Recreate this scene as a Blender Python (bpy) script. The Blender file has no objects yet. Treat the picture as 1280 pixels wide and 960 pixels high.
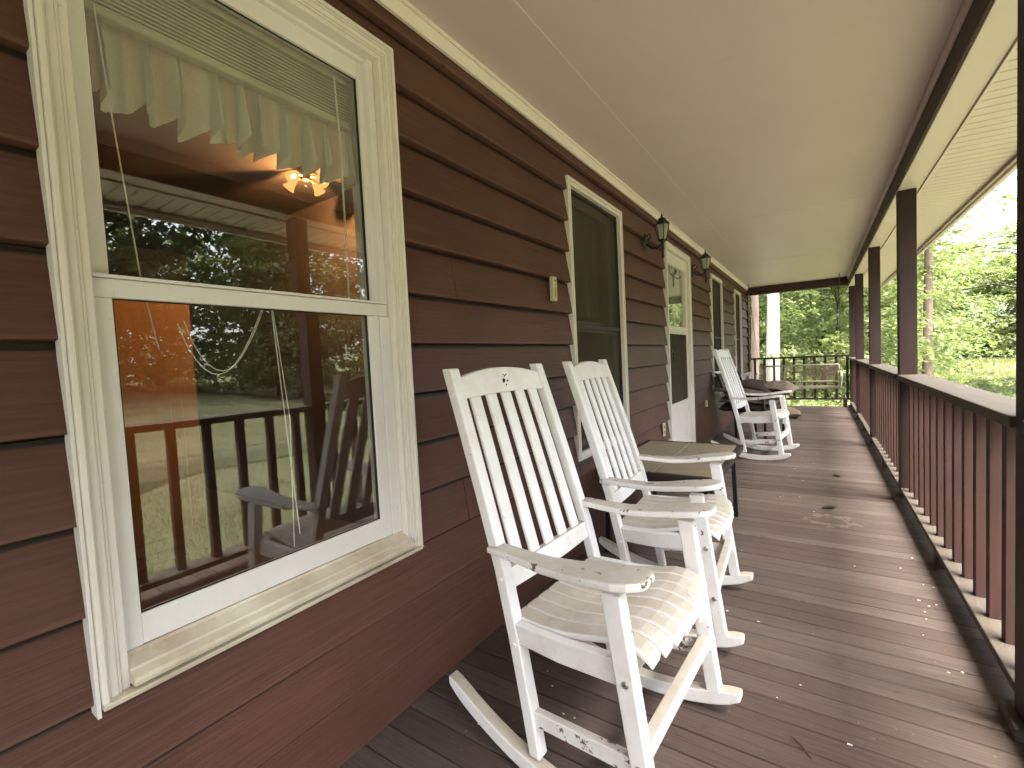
import bpy, math, random
import numpy as np
from mathutils import Vector, Matrix
R = math.radians
random.seed(7); rng = np.random.default_rng(11)
SC = bpy.context.scene
COL = SC.collection

# ------------------------------------------------------------------ helpers
class MB:
    """collects shapes and links them as ONE mesh object"""
    def __init__(s): s.v = []; s.f = []
    def add(s, vs, fs):
        o = len(s.v); s.v += [tuple(v) for v in vs]; s.f += [tuple(i + o for i in f) for f in fs]
    def box(s, x0, x1, y0, y1, z0, z1):
        s.add([(x0,y0,z0),(x1,y0,z0),(x1,y1,z0),(x0,y1,z0),(x0,y0,z1),(x1,y0,z1),(x1,y1,z1),(x0,y1,z1)],
              [(3,2,1,0),(4,5,6,7),(0,1,5,4),(1,2,6,5),(2,3,7,6),(3,0,4,7)])
    def loft(s, secs, cap=True):
        """secs: list of rings with equal point counts"""
        n = len(secs[0]); vs = [p for r in secs for p in r]; fs = []
        for k in range(len(secs) - 1):
            a = k * n; b = a + n
            for i in range(n):
                j = (i + 1) % n
                fs.append((a + i, a + j, b + j, b + i))
        if cap:
            fs.append(tuple(range(n))[::-1]); fs.append(tuple((len(secs) - 1) * n + i for i in range(n)))
        s.add(vs, fs)
    def tube(s, pts, r, n=8, cap=True):
        pts = [Vector(p) for p in pts]
        rs = r if isinstance(r, (list, tuple)) else [r] * len(pts)
        secs = []; up = Vector((0, 0, 1)); prev = None
        for i, p in enumerate(pts):
            d = (pts[min(i + 1, len(pts) - 1)] - pts[max(i - 1, 0)]).normalized()
            if prev is None:
                a = d.cross(Vector((0, 1, 0.13))).normalized()
                if a.length < .1: a = d.cross(Vector((1, 0, 0))).normalized()
            else:
                a = (prev - d * prev.dot(d)).normalized()
            prev = a; b = d.cross(a)
            secs.append([tuple(p + (a * math.cos(2*math.pi*k/n) + b * math.sin(2*math.pi*k/n)) * rs[i]) for k in range(n)])
        s.loft(secs, cap)
    def lathe(s, prof, c=(0,0,0), n=16):
        secs = [[(c[0] + r*math.cos(2*math.pi*k/n), c[1] + r*math.sin(2*math.pi*k/n), c[2] + z) for k in range(n)] for r, z in prof]
        s.loft(secs)
    def build(s, name, mat, parent=None, bevel=0, seg=2, smooth=False, loc=None):
        me = bpy.data.meshes.new(name); me.from_pydata(s.v, [], s.f); me.update()
        import bmesh
        bm = bmesh.new(); bm.from_mesh(me); bmesh.ops.recalc_face_normals(bm, faces=bm.faces); bm.to_mesh(me); bm.free()
        if smooth: me.polygons.foreach_set('use_smooth', [True] * len(me.polygons))
        o = bpy.data.objects.new(name, me); COL.objects.link(o)
        me.materials.append(mat)
        if parent: o.parent = parent
        if loc: o.location = loc
        if bevel:
            m = o.modifiers.new('bevel', 'BEVEL'); m.width = bevel; m.segments = seg; m.limit_method = 'ANGLE'; m.angle_limit = R(35)
        return o

def tag(o, label=None, cat=None, group=None, kind=None):
    if label: o['label'] = label
    if cat: o['category'] = cat
    if group: o['group'] = group
    if kind: o['kind'] = kind
    return o
def empty(name, loc=(0,0,0), rz=0, label=None, cat=None, group=None):
    o = bpy.data.objects.new(name, None); COL.objects.link(o); o.empty_display_size = .1
    o.location = loc; o.rotation_euler = (0, 0, rz)
    return tag(o, label, cat, group)
def kids(o): return [c for c in bpy.data.objects if c.parent == o]
def copy_tree(o, parent=None):
    c = o.copy(); COL.objects.link(c); c.parent = parent
    for ch in kids(o): copy_tree(ch, c)
    return c

# ------------------------------------------------------------------ materials
def nodes_of(name):
    m = bpy.data.materials.new(name); m.use_nodes = True
    nt = m.node_tree; nt.nodes.clear()
    out = nt.nodes.new('ShaderNodeOutputMaterial')
    return m, nt, out
def N(nt, t, **kw):
    n = nt.nodes.new(t)
    for k, v in kw.items():
        if k in n.inputs.keys(): n.inputs[k].default_value = v
        else: setattr(n, k, v)
    return n
def mixc(nt, fac, a, b, mode='MIX'):
    n = nt.nodes.new('ShaderNodeMix'); n.data_type = 'RGBA'; n.blend_type = mode
    for sock, val in ((n.inputs[0], fac), (n.inputs[6], a), (n.inputs[7], b)):
        if hasattr(val, 'links') or isinstance(val, bpy.types.NodeSocket): nt.links.new(val, sock)
        else: sock.default_value = val if not isinstance(val, tuple) or len(val) == 4 else (*val, 1)
    return n.outputs[2]
def ramp(nt, src, a, b, va=0., vb=1.):
    n = nt.nodes.new('ShaderNodeMapRange'); n.inputs[1].default_value = a; n.inputs[2].default_value = b
    n.inputs[3].default_value = va; n.inputs[4].default_value = vb; nt.links.new(src, n.inputs[0]); return n.outputs[0]
def noise(nt, scale, stretch=(1,1,1), detail=4, coord='Object', rough=.6, dist=0., rnd=False):
    tc = nt.nodes.new('ShaderNodeTexCoord'); mp = nt.nodes.new('ShaderNodeMapping')
    mp.inputs['Scale'].default_value = stretch
    nt.links.new(tc.outputs[coord], mp.inputs[0])
    if rnd:
        oi = nt.nodes.new('ShaderNodeObjectInfo'); ml = nt.nodes.new('ShaderNodeMath'); ml.operation = 'MULTIPLY'; ml.inputs[1].default_value = 37.
        nt.links.new(oi.outputs['Random'], ml.inputs[0]); nt.links.new(ml.outputs[0], mp.inputs['Location'])
    n = nt.nodes.new('ShaderNodeTexNoise'); n.inputs['Scale'].default_value = scale; n.inputs['Detail'].default_value = detail
    n.inputs['Roughness'].default_value = rough; n.inputs['Distortion'].default_value = dist
    nt.links.new(mp.outputs[0], n.inputs['Vector'])
    return n.outputs['Fac']
def bsdf(nt, out, color=None, rough=.5, spec=.5, metal=0.):
    b = nt.nodes.new('ShaderNodeBsdfPrincipled')
    b.inputs['Roughness'].default_value = rough if not isinstance(rough, bpy.types.NodeSocket) else .5
    if isinstance(rough, bpy.types.NodeSocket): nt.links.new(rough, b.inputs['Roughness'])
    b.inputs['Specular IOR Level'].default_value = spec; b.inputs['Metallic'].default_value = metal
    if isinstance(color, bpy.types.NodeSocket): nt.links.new(color, b.inputs['Base Color'])
    else: b.inputs['Base Color'].default_value = (*color, 1)
    nt.links.new(b.outputs[0], out.inputs['Surface'])
    return b
def bump(nt, b, h, strength=.3, dist=.002):
    n = nt.nodes.new('ShaderNodeBump'); n.inputs['Strength'].default_value = strength; n.inputs['Distance'].default_value = dist
    nt.links.new(h, n.inputs['Height']); nt.links.new(n.outputs[0], b.inputs['Normal'])

def painted_wood(name, c, c2, grain=(60, 1.5, 60), rough=.6, bs=.5, bd=.002, wear=None, wearc=(.3,.25,.2), blot=2.0, spec=.3, rnd=False):
    m, nt, out = nodes_of(name)
    g = noise(nt, 1.0, grain, 6, rough=.65, dist=.6, rnd=rnd)
    bl = noise(nt, blot, (1,1,1), 4, rnd=rnd)
    f = ramp(nt, g, .3, .72)
    f2 = ramp(nt, bl, .35, .65)
    m1 = nt.nodes.new('ShaderNodeMath'); m1.operation = 'MULTIPLY_ADD'; m1.inputs[1].default_value = .55
    nt.links.new(f, m1.inputs[0])
    m2 = nt.nodes.new('ShaderNodeMath'); m2.operation = 'MULTIPLY'; m2.inputs[1].default_value = .45; nt.links.new(f2, m2.inputs[0])
    nt.links.new(m2.outputs[0], m1.inputs[2])
    col = mixc(nt, m1.outputs[0], c, c2)
    if wear:
        w = noise(nt, wear[1], wear[2] if len(wear) > 2 else (1,1,1), 8, rough=.7, rnd=rnd)
        wf = ramp(nt, w, wear[0], wear[0] + .03)
        col = mixc(nt, wf, col, wearc)
    b = bsdf(nt, out, col, rough, spec)
    bump(nt, b, g, bs, bd)
    return m

M = {}
M['siding'] = painted_wood('brown_siding_paint', (.064,.027,.0185), (.124,.055,.038), grain=(80, 3.4, 95), rough=.5, bs=.8, bd=.003, blot=1.3)
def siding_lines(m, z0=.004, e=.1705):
    """paints the shadow under every lap as a dark line, with a paler lower lip"""
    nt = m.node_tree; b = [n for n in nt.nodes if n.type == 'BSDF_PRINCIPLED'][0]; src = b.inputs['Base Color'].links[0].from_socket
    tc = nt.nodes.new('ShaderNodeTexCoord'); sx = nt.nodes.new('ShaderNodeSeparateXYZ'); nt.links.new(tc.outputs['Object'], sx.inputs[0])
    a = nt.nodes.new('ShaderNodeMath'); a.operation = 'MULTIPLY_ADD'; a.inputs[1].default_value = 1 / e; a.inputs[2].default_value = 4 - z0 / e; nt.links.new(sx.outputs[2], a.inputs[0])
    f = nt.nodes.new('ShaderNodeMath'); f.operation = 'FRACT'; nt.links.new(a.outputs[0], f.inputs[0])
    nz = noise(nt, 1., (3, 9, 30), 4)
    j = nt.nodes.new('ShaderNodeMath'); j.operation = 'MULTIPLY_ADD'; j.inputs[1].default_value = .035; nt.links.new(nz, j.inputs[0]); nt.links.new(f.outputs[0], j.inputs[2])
    c = mixc(nt, ramp(nt, j.outputs[0], .935, .965, 0, .92), src, (.010, .006, .005))  # lap shadow put into the base colour just below each lip
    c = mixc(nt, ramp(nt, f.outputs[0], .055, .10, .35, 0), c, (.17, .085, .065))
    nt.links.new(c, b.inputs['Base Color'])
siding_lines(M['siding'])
M['brown_trim'] = painted_wood('brown_trim_paint', (.034,.017,.014), (.052,.026,.021), grain=(50, 2, 50), rough=.6, bs=.3, bd=.0015)
M['post'] = painted_wood('brown_post_paint', (.020,.0105,.0085), (.046,.022,.017), grain=(80, 80, 3), rough=.62, bs=.7, bd=.002)
M['baluster'] = painted_wood('redbrown_baluster_paint', (.042,.020,.0155), (.072,.033,.026), grain=(60, 60, 3), rough=.65, bs=.4, bd=.0015, wear=(.74, 30, (1,1,.35)), wearc=(.32,.26,.22))
M['cap'] = painted_wood('weathered_brown_cap_paint', (.062,.049,.036), (.10,.083,.063), grain=(60, 2, 60), rough=.7, bs=.4, bd=.002, wear=(.66, 12, (2,.6,1)), wearc=(.24,.22,.17))
M['deck'] = None
def deck_mat():
    m, nt, out = nodes_of('worn_deck_stain')
    g = noise(nt, 1.0, (3.5, 130, 1), 7, rough=.75, dist=.6)
    geo = nt.nodes.new('ShaderNodeNewGeometry')
    isl = geo.outputs['Random Per Island']
    big = noise(nt, 1.1, (.8, 1, 1), 5)
    mid = noise(nt, 5, (1.2, 2.2, 1), 5, rough=.65)
    c = mixc(nt, ramp(nt, big, .33, .68), (.098,.074,.061), (.165,.130,.108))
    c = mixc(nt, ramp(nt, mid, .42, .75, 0, .6), c, (.165,.125,.105))
    c = mixc(nt, ramp(nt, isl, 0, 1, 0, .75), c, (.070,.046,.038))
    c = mixc(nt, ramp(nt, g, .45, .72, 0, .75), c, (.036,.026,.021))
    sp = noise(nt, 60, (.6, 1.4, 1), 2)
    c = mixc(nt, ramp(nt, sp, .70, .76, 0, .55), c, (.33,.27,.23))
    dk = noise(nt, 9, (1, 1, 1), 3)
    c = mixc(nt, ramp(nt, dk, .64, .74, 0, .45), c, (.045,.033,.03))
    # the pale ring of dried water
    tc = nt.nodes.new('ShaderNodeTexCoord')
    vm = nt.nodes.new('ShaderNodeVectorMath'); vm.operation = 'SUBTRACT'; vm.inputs[1].default_value = (1.215, 3.53, 0)
    nt.links.new(tc.outputs['Object'], vm.inputs[0])
    sc = nt.nodes.new('ShaderNodeVectorMath'); sc.operation = 'MULTIPLY'; sc.inputs[1].default_value = (1/.15, 1/.13, 0)
    nt.links.new(vm.outputs[0], sc.inputs[0])
    ln = nt.nodes.new('ShaderNodeVectorMath'); ln.operation = 'LENGTH'; nt.links.new(sc.outputs[0], ln.inputs[0])
    nz = noise(nt, 11, (1,1,1), 5)
    ad = nt.nodes.new('ShaderNodeMath'); ad.operation = 'MULTIPLY_ADD'; ad.inputs[1].default_value = 2.6; nt.links.new(nz, ad.inputs[0]); nt.links.new(ln.outputs['Value'], ad.inputs[2])
    s1 = nt.nodes.new('ShaderNodeMath'); s1.operation = 'SUBTRACT'; s1.inputs[1].default_value = 2.05; nt.links.new(ad.outputs[0], s1.inputs[0])
    ab = nt.nodes.new('ShaderNodeMath'); ab.operation = 'ABSOLUTE'; nt.links.new(s1.outputs[0], ab.inputs[0])
    c = mixc(nt, ramp(nt, ab.outputs[0], .04, .22, .27, 0), c, (.36,.30,.24))
    b = bsdf(nt, out, c, ramp(nt, mid, .3, .7, .66, .9), .2)
    bump(nt, b, g, .8, .003)
    return m
M['deck'] = deck_mat()

def chair_paint(name, chip, rnd=True, grime=.0):
    m, nt, out = nodes_of(name)
    fine = noise(nt, 3.0, (4, 4, 4), 5, rnd=rnd)
    c = mixc(nt, ramp(nt, fine, .35, .7), (.82,.80,.79), (.72,.69,.65))
    streak = noise(nt, 40, (1,1,1), 3, rnd=rnd)
    c = mixc(nt, ramp(nt, streak, .62, .8, 0, .35), c, (.42,.38,.30))
    if grime:
        geo = nt.nodes.new('ShaderNodeNewGeometry'); sx = nt.nodes.new('ShaderNodeSeparateXYZ'); nt.links.new(geo.outputs['True Normal'], sx.inputs[0])
        up = ramp(nt, sx.outputs[2], .55, .85)
        gn = noise(nt, 9, (1.2,1.2,1), 6, rough=.7, rnd=rnd)
        mu = nt.nodes.new('ShaderNodeMath'); mu.operation = 'MULTIPLY'; nt.links.new(up, mu.inputs[0]); nt.links.new(ramp(nt, gn, .32, .62, grime*.68, grime), mu.inputs[1])
        c = mixc(nt, mu.outputs[0], c, (.37,.30,.21))
    ch = noise(nt, 26, (1,1,1), 7, rough=.62, rnd=rnd)
    c = mixc(nt, ramp(nt, ch, chip, chip + .012), c, (.17,.115,.075))
    b = bsdf(nt, out, c, .42, .4)
    bump(nt, b, ch, .12, .002)
    return m
M['chair'] = chair_paint('white_chair_paint', .72)
M['chair_top'] = chair_paint('grimy_white_chair_paint', .70, grime=.82)
M['chair_chip'] = chair_paint('chipped_white_chair_paint', .585, grime=.4)

def trim_mat(name, c, c2, dirt=.5, scale=6):
    m, nt, out = nodes_of(name)
    a = noise(nt, scale, (1,1,1), 6, rough=.7)
    f = noise(nt, 70, (1,1,1), 3)
    col = mixc(nt, ramp(nt, a, .35, .75, 0, dirt), c, c2)
    col = mixc(nt, ramp(nt, f, .68, .78, 0, .4), col, (.2,.17,.11))
    b = bsdf(nt, out, col, .45, .4); bump(nt, b, a, .08, .002)
    return m
M['trim'] = trim_mat('cream_window_paint', (.74,.69,.64), (.62,.57,.48))
M['sash'] = trim_mat('white_vinyl_sash', (.75,.72,.70), (.64,.60,.55))
M['sill'] = trim_mat('dirty_cream_sill', (.66,.60,.47), (.36,.27,.18), dirt=1.0, scale=5)
M['crown'] = trim_mat('cream_crown_paint', (.76,.69,.61), (.64,.57,.48))
def ceil_mat():
    m, nt, out = nodes_of('beige_ceiling_paint')
    a = noise(nt, .9, (1, .6, 1), 5); f = noise(nt, 6, (.5, 2.2, 1), 4)
    c = mixc(nt, ramp(nt, a, .35, .7), (.64,.545,.525), (.70,.60,.575))
    c = mixc(nt, ramp(nt, f, .62, .82, 0, .22), c, (.50,.43,.38))
    b = bsdf(nt, out, c, .42, .45); bump(nt, b, f, .06, .004)
    return m
M['ceiling'] = ceil_mat()
M['soffit'] = trim_mat('cream_vinyl_soffit', (.70,.615,.565), (.64,.56,.51), dirt=.3, scale=2)

def flat(name, c, rough=.5, spec=.4, metal=0., var=.15, scale=8):
    m, nt, out = nodes_of(name)
    a = noise(nt, scale, (1,1,1), 4)
    d = tuple(x * (1 - var) for x in c)
    col = mixc(nt, ramp(nt, a, .35, .65), c, d)
    bsdf(nt, out, col, rough, spec, metal); return m
M['black'] = flat('black_metal', (.012,.012,.012), .38)
M['dark'] = flat('dark_void_paint', (.02,.018,.016), .8)
M['bolt'] = flat('dull_zinc', (.45,.43,.40), .4, metal=.8)
M['plate'] = flat('ivory_plastic', (.66,.58,.42), .4)
M['thermo'] = flat('yellowed_plastic', (.62,.56,.36), .45)
M['red_line'] = flat('grey_scale_print', (.16,.14,.09), .5)
M['int_wall'] = flat('interior_brown_paint', (.13,.085,.06), .8)
M['int_floor'] = flat('interior_brown_floor', (.12,.07,.045), .5)
M['orange_wood'] = painted_wood('orange_varnished_wood', (.56,.27,.10), (.46,.20,.065), grain=(3, 40, 2), rough=.35, bs=.1, bd=.001)
M['brass'] = flat('aged_brass', (.35,.22,.09), .35, metal=.8)
M['cush_brown'] = painted_wood('brown_cushion_fabric', (.045,.03,.022), (.07,.048,.036), grain=(200,200,200), rough=.9, bs=.3, bd=.001)
M['cush_taupe'] = painted_wood('taupe_cushion_fabric', (.12,.09,.072), (.20,.155,.125), grain=(200,200,200), rough=.9, bs=.3, bd=.001)
M['cush_beige'] = painted_wood('beige_cushion_fabric', (.30,.235,.16), (.11,.08,.055), grain=(60,60,60), rough=.9, bs=.3, bd=.001)
M['swing'] = painted_wood('weathered_pale_swing_frame', (.36,.32,.22), (.25,.22,.15), grain=(4,50,50), rough=.7)
M['chain'] = flat('grey_chain', (.12,.12,.11), .5, metal=.6)
M['leafdry'] = flat('dry_brown_leaf', (.03,.022,.015), .8)
M['flake'] = flat('white_paint_flake', (.75,.72,.64), .6)
M['roof'] = flat('grey_shingle', (.08,.075,.07), .9)

def tile_mat():
    m, nt, out = nodes_of('beige_slate_tile')
    a = noise(nt, 7, (1, 3, 1), 6, rough=.65); geo = nt.nodes.new('ShaderNodeNewGeometry')
    c = mixc(nt, ramp(nt, a, .3, .7), (.30,.25,.165), (.215,.175,.115))
    c = mixc(nt, ramp(nt, geo.outputs['Random Per Island'], 0, 1, 0, .35), c, (.33,.28,.2))
    b = bsdf(nt, out, c, .5, .4); bump(nt, b, a, .2, .002); return m
M['tile'] = tile_mat()
M['bronze'] = flat('dark_bronze_metal', (.030,.024,.020), .5, metal=.2)

def cloth_mat(name, c, t):
    m, nt, out = nodes_of(name)
    w = noise(nt, 300, (1,1,1), 2)
    col = mixc(nt, ramp(nt, w, .3, .7), c, tuple(x*.85 for x in c))
    d = nt.nodes.new('ShaderNodeBsdfDiffuse'); nt.links.new(col, d.inputs[0])
    tr = nt.nodes.new('ShaderNodeBsdfTranslucent'); nt.links.new(col, tr.inputs[0])
    mx = nt.nodes.new('ShaderNodeMixShader'); mx.inputs[0].default_value = t
    nt.links.new(d.outputs[0], mx.inputs[1]); nt.links.new(tr.outputs[0], mx.inputs[2]); nt.links.new(mx.outputs[0], out.inputs[0])
    return m
M['curtain'] = cloth_mat('cream_cotton_curtain', (.80,.79,.68), .2)
M['lace'] = cloth_mat('white_lace_curtain', (.8,.8,.74), .3)
M['blind'] = flat('cream_blind_slats', (.55,.53,.40), .5)

def glass_mat(name='window_glass', ior=2.2, tint=(.93,.94,.92)):
    m, nt, out = nodes_of(name)
    # reflectance of a double pane: same from both sides, rising at grazing angles
    lw = nt.nodes.new('ShaderNodeLayerWeight'); lw.inputs[0].default_value = .5
    pw = nt.nodes.new('ShaderNodeMath'); pw.operation = 'POWER'; pw.inputs[1].default_value = 4.; nt.links.new(lw.outputs['Facing'], pw.inputs[0])
    fr = nt.nodes.new('ShaderNodeMapRange'); fr.inputs[3].default_value = .08; fr.inputs[4].default_value = 1.; nt.links.new(pw.outputs[0], fr.inputs[0])
    # panes are slightly wavy
    g = nt.nodes.new('ShaderNodeBsdfGlossy'); g.inputs['Roughness'].default_value = .004; g.inputs['Color'].default_value = (.97,.97,.97,1)
    nz = noise(nt, 2.2, (1,1,1), 2)
    bp = nt.nodes.new('ShaderNodeBump'); bp.inputs['Strength'].default_value = .04; bp.inputs['Distance'].default_value = .01
    nt.links.new(nz, bp.inputs['Height']); nt.links.new(bp.outputs[0], g.inputs['Normal'])
    t = nt.nodes.new('ShaderNodeBsdfTransparent'); t.inputs[0].default_value = (*tint, 1)
    mx = nt.nodes.new('ShaderNodeMixShader'); nt.links.new(fr.outputs[0], mx.inputs[0])
    nt.links.new(t.outputs[0], mx.inputs[1]); nt.links.new(g.outputs[0], mx.inputs[2])
    # a thin film of dust
    d = nt.nodes.new('ShaderNodeBsdfDiffuse'); d.inputs[0].default_value = (.5,.48,.4,1)
    dn = noise(nt, 14, (1,1,1), 6, rough=.75)
    m2 = nt.nodes.new('ShaderNodeMixShader'); nt.links.new(ramp(nt, dn, .4, .8, .004, .03), m2.inputs[0])
    nt.links.new(mx.outputs[0], m2.inputs[1]); nt.links.new(d.outputs[0], m2.inputs[2]); nt.links.new(m2.outputs[0], out.inputs[0])
    return m
M['glass'] = glass_mat()
def mesh_mat(name, c, alpha):
    m, nt, out = nodes_of(name)
    t = nt.nodes.new('ShaderNodeBsdfTransparent'); d = nt.nodes.new('ShaderNodeBsdfDiffuse'); d.inputs[0].default_value = (*c, 1)
    mx = nt.nodes.new('ShaderNodeMixShader'); lw = nt.nodes.new('ShaderNodeLayerWeight'); lw.inputs[0].default_value = .5
    nt.links.new(ramp(nt, lw.outputs['Facing'], .5, .85, alpha, .96 if alpha > .4 else alpha), mx.inputs[0])
    nt.links.new(t.outputs[0], mx.inputs[1]); nt.links.new(d.outputs[0], mx.inputs[2]); nt.links.new(mx.outputs[0], out.inputs[0]); return m
M['screen'] = mesh_mat('insect_screen_mesh', (.075,.066,.05), .42)
M['slingmesh'] = mesh_mat('woven_swing_mesh', (.34,.28,.18), .2)
def emit(name, c, s):
    m, nt, out = nodes_of(name); e = nt.nodes.new('ShaderNodeEmission'); e.inputs[0].default_value = (*c, 1); e.inputs[1].default_value = s
    nt.links.new(e.outputs[0], out.inputs[0]); return m
M['bulb'] = emit('lit_amber_bulb', (1, .75, .30), 1.5)
M['lampglass_warm'] = emit('lit_amber_shade', (1, .50, .14), .16)
def frosted():
    m, nt, out = nodes_of('frosted_lantern_glass')
    d = nt.nodes.new('ShaderNodeBsdfDiffuse'); d.inputs[0].default_value = (.62,.60,.5,1)
    t = nt.nodes.new('ShaderNodeBsdfTransparent'); g = nt.nodes.new('ShaderNodeBsdfGlossy'); g.inputs['Roughness'].default_value = .1
    a = nt.nodes.new('ShaderNodeMixShader'); a.inputs[0].default_value = .5; nt.links.new(t.outputs[0], a.inputs[1]); nt.links.new(d.outputs[0], a.inputs[2])
    b = nt.nodes.new('ShaderNodeMixShader'); b.inputs[0].default_value = .1; nt.links.new(a.outputs[0], b.inputs[1]); nt.links.new(g.outputs[0], b.inputs[2])
    nt.links.new(b.outputs[0], out.inputs[0]); return m
M['frost'] = frosted()

def leaf_mat(name, c1, c2, tr=.45):
    m, nt, out = nodes_of(name)
    geo = nt.nodes.new('ShaderNodeNewGeometry')
    n1 = noise(nt, .9, (1,1,1), 3, rnd=True)
    c = mixc(nt, ramp(nt, geo.outputs['Random Per Island'], 0, 1), c1, c2)
    c = mixc(nt, ramp(nt, n1, .35, .65, 0, .5), c, tuple(x*.6 for x in c1))
    d = nt.nodes.new('ShaderNodeBsdfPrincipled'); nt.links.new(c, d.inputs['Base Color']); d.inputs['Roughness'].default_value = .5; d.inputs['Specular IOR Level'].default_value = .3
    t = nt.nodes.new('ShaderNodeBsdfTranslucent')
    ct = mixc(nt, 1., c, (1.35, 1.4, .85), 'MULTIPLY'); nt.links.new(ct, t.inputs[0])
    mx = nt.nodes.new('ShaderNodeMixShader'); mx.inputs[0].default_value = tr
    nt.links.new(d.outputs[0], mx.inputs[1]); nt.links.new(t.outputs[0], mx.inputs[2]); nt.links.new(mx.outputs[0], out.inputs[0])
    return m
M['leaf'] = leaf_mat('broadleaf_green', (.14,.185,.07), (.24,.29,.13))
M['leaf2'] = leaf_mat('yellowgreen_leaf', (.19,.235,.09), (.30,.34,.17))
M['leafd'] = leaf_mat('dark_green_leaf', (.035,.07,.022), (.075,.12,.035), .3)
def bark(name, c, c2):
    m, nt, out = nodes_of(name)
    a = noise(nt, 6, (2, 2, .5), 7, rough=.7)
    col = mixc(nt, ramp(nt, a, .35, .65), c, c2); b = bsdf(nt, out, col, .9, .2); bump(nt, b, a, .8, .03); return m
M['bark_pale'] = bark('pale_smooth_bark', (.62,.58,.50), (.42,.38,.32))
M['bark_pink'] = bark('pinkish_brown_bark', (.25,.18,.145), (.14,.10,.08))
M['bark_dark'] = bark('dark_bark', (.06,.045,.035), (.03,.025,.02))
M['bark_grey'] = bark('grey_brown_bark', (.26,.21,.17), (.15,.12,.10))

# ------------------------------------------------------------------ dimensions (metres)
YB, YE = -9.0, 10.15            # near and far end of the porch; near end lengthened unseen to cut light
ZC = 2.32                       # porch ceiling
ZH = 2.15                       # underside of the header
# openings in the wall: y0, y1, z0, z1
W1 = (.29, 1.03, .545, 2.09); W2 = (2.36, 3.145, .57, 2.10); W3 = (6.43, 7.19, .57, 2.10); W4 = (8.44, 9.12, .57, 2.10)
DR = (4.31, 5.16, .0, 2.09)
OPEN = [W1, W2, DR, W3, W4]

house = empty('house', (0,0,0), label='brown lap-sided house with cream trim along the left side of the porch', cat='house')

# --- siding
sd = MB()
E0 = .1705
def lapx(z, z0): return .022 - .021 * (z - z0) / E0
cuts = [(-1.7), 1.72, 3.62, 5.9, 7.8]
for k in range(-1, 14):
    z0 = .004 + E0 * k; z1 = z0 + E0
    z1 = min(z1, ZC); z0c = max(z0, -.12)
    if z0c >= z1: continue
    ivs = [(YB, YE, z0c, z1)]
    for (a, b, c, d) in OPEN:
        nv = []
        for (p, q, r, s_) in ivs:
            if b <= p or a >= q or d <= r or c >= s_: nv.append((p, q, r, s_)); continue
            if p < a: nv.append((p, a, r, s_))
            if q > b: nv.append((b, q, r, s_))
            aa, bb = max(a, p), min(b, q)
            if d < s_: nv.append((aa, bb, d, s_))
            if c > r: nv.append((aa, bb, r, c))
        ivs = nv
    for (p, q, r, s_) in ivs:
        pieces = [(p, q)]
        jc = cuts[(k * 3 + 2) % 5] + .37 * ((k * 7) % 5 - 2)
        if p + .1 < jc < q - .1: pieces = [(p, jc - .0015), (jc + .0015, q)]
        for (u, v) in pieces:
            # small waves of the old boards
            n = max(1, int((v - u) / .35)); secs = []
            for i in range(n + 1):
                y = u + (v - u) * i / n; w = .0012 * math.sin(y * 3.1 + k * 1.7)
                zb = r + (.0015 * math.sin(y * 2.3 + k) if abs(r - z0) < 1e-6 else 0)
                lip = .0065 if abs(r - z0) < 1e-6 else .0001
                secs.append([(-.02, y, zb + lip * .6), (lapx(r, z0) + w - lip * 1.5, y, zb + lip * .75), (lapx(r, z0) + w - lip * .35, y, zb + lip * .9), (lapx(r, z0) + w, y, zb + lip * 1.25), (lapx(s_, z0) + w - .004, y, s_), (-.02, y, s_)])
            sd.loft(secs)
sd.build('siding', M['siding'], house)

# --- wall core (inner face of the outside wall) with the same openings
wc = MB()
ys = sorted({YB, YE, *[v for o in OPEN for v in o[:2]]})
for a, b in zip(ys[:-1], ys[1:]):
    op = [o for o in OPEN if o[0] <= a + 1e-6 and o[1] >= b - 1e-6]
    if not op: wc.box(-.14, -.021, a, b, -.1, 2.45)
    else:
        o = op[0]; wc.box(-.14, -.021, a, b, o[3], 2.45)
        if o[2] > .01: wc.box(-.14, -.021, a, b, -.1, o[2])
wc.box(-4.6, -4.5, YB, YE, -.1, 2.45); wc.box(-4.5, -.14, YB, YB + .1, -.1, 2.45)
wc.box(-4.5, -.14, 2.26, 2.33, -.1, 2.45); wc.box(-4.5, -.14, 5.8, 5.87, -.1, 2.45)
wc.build('interior_wall', M['int_wall'], house)
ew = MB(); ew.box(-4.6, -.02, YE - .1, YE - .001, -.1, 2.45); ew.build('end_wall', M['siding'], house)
ic = MB(); ic.box(-4.6, -.02, YB, YE, 2.46, 2.5); ic.build('interior_ceiling', M['int_wall'], house)
fl = MB(); fl.box(-4.6, -.15, YB, YE, -.14, -.105); fl.build('interior_floor', M['int_floor'], house)
co = MB(); co.box(-.02, .026, YE + .001, YE + .02, -.12, ZC); co.box(.019, .034, YE - .07, YE, -.12, ZC); co.build('corner_board', M['brown_trim'], house, bevel=.003)

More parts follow.
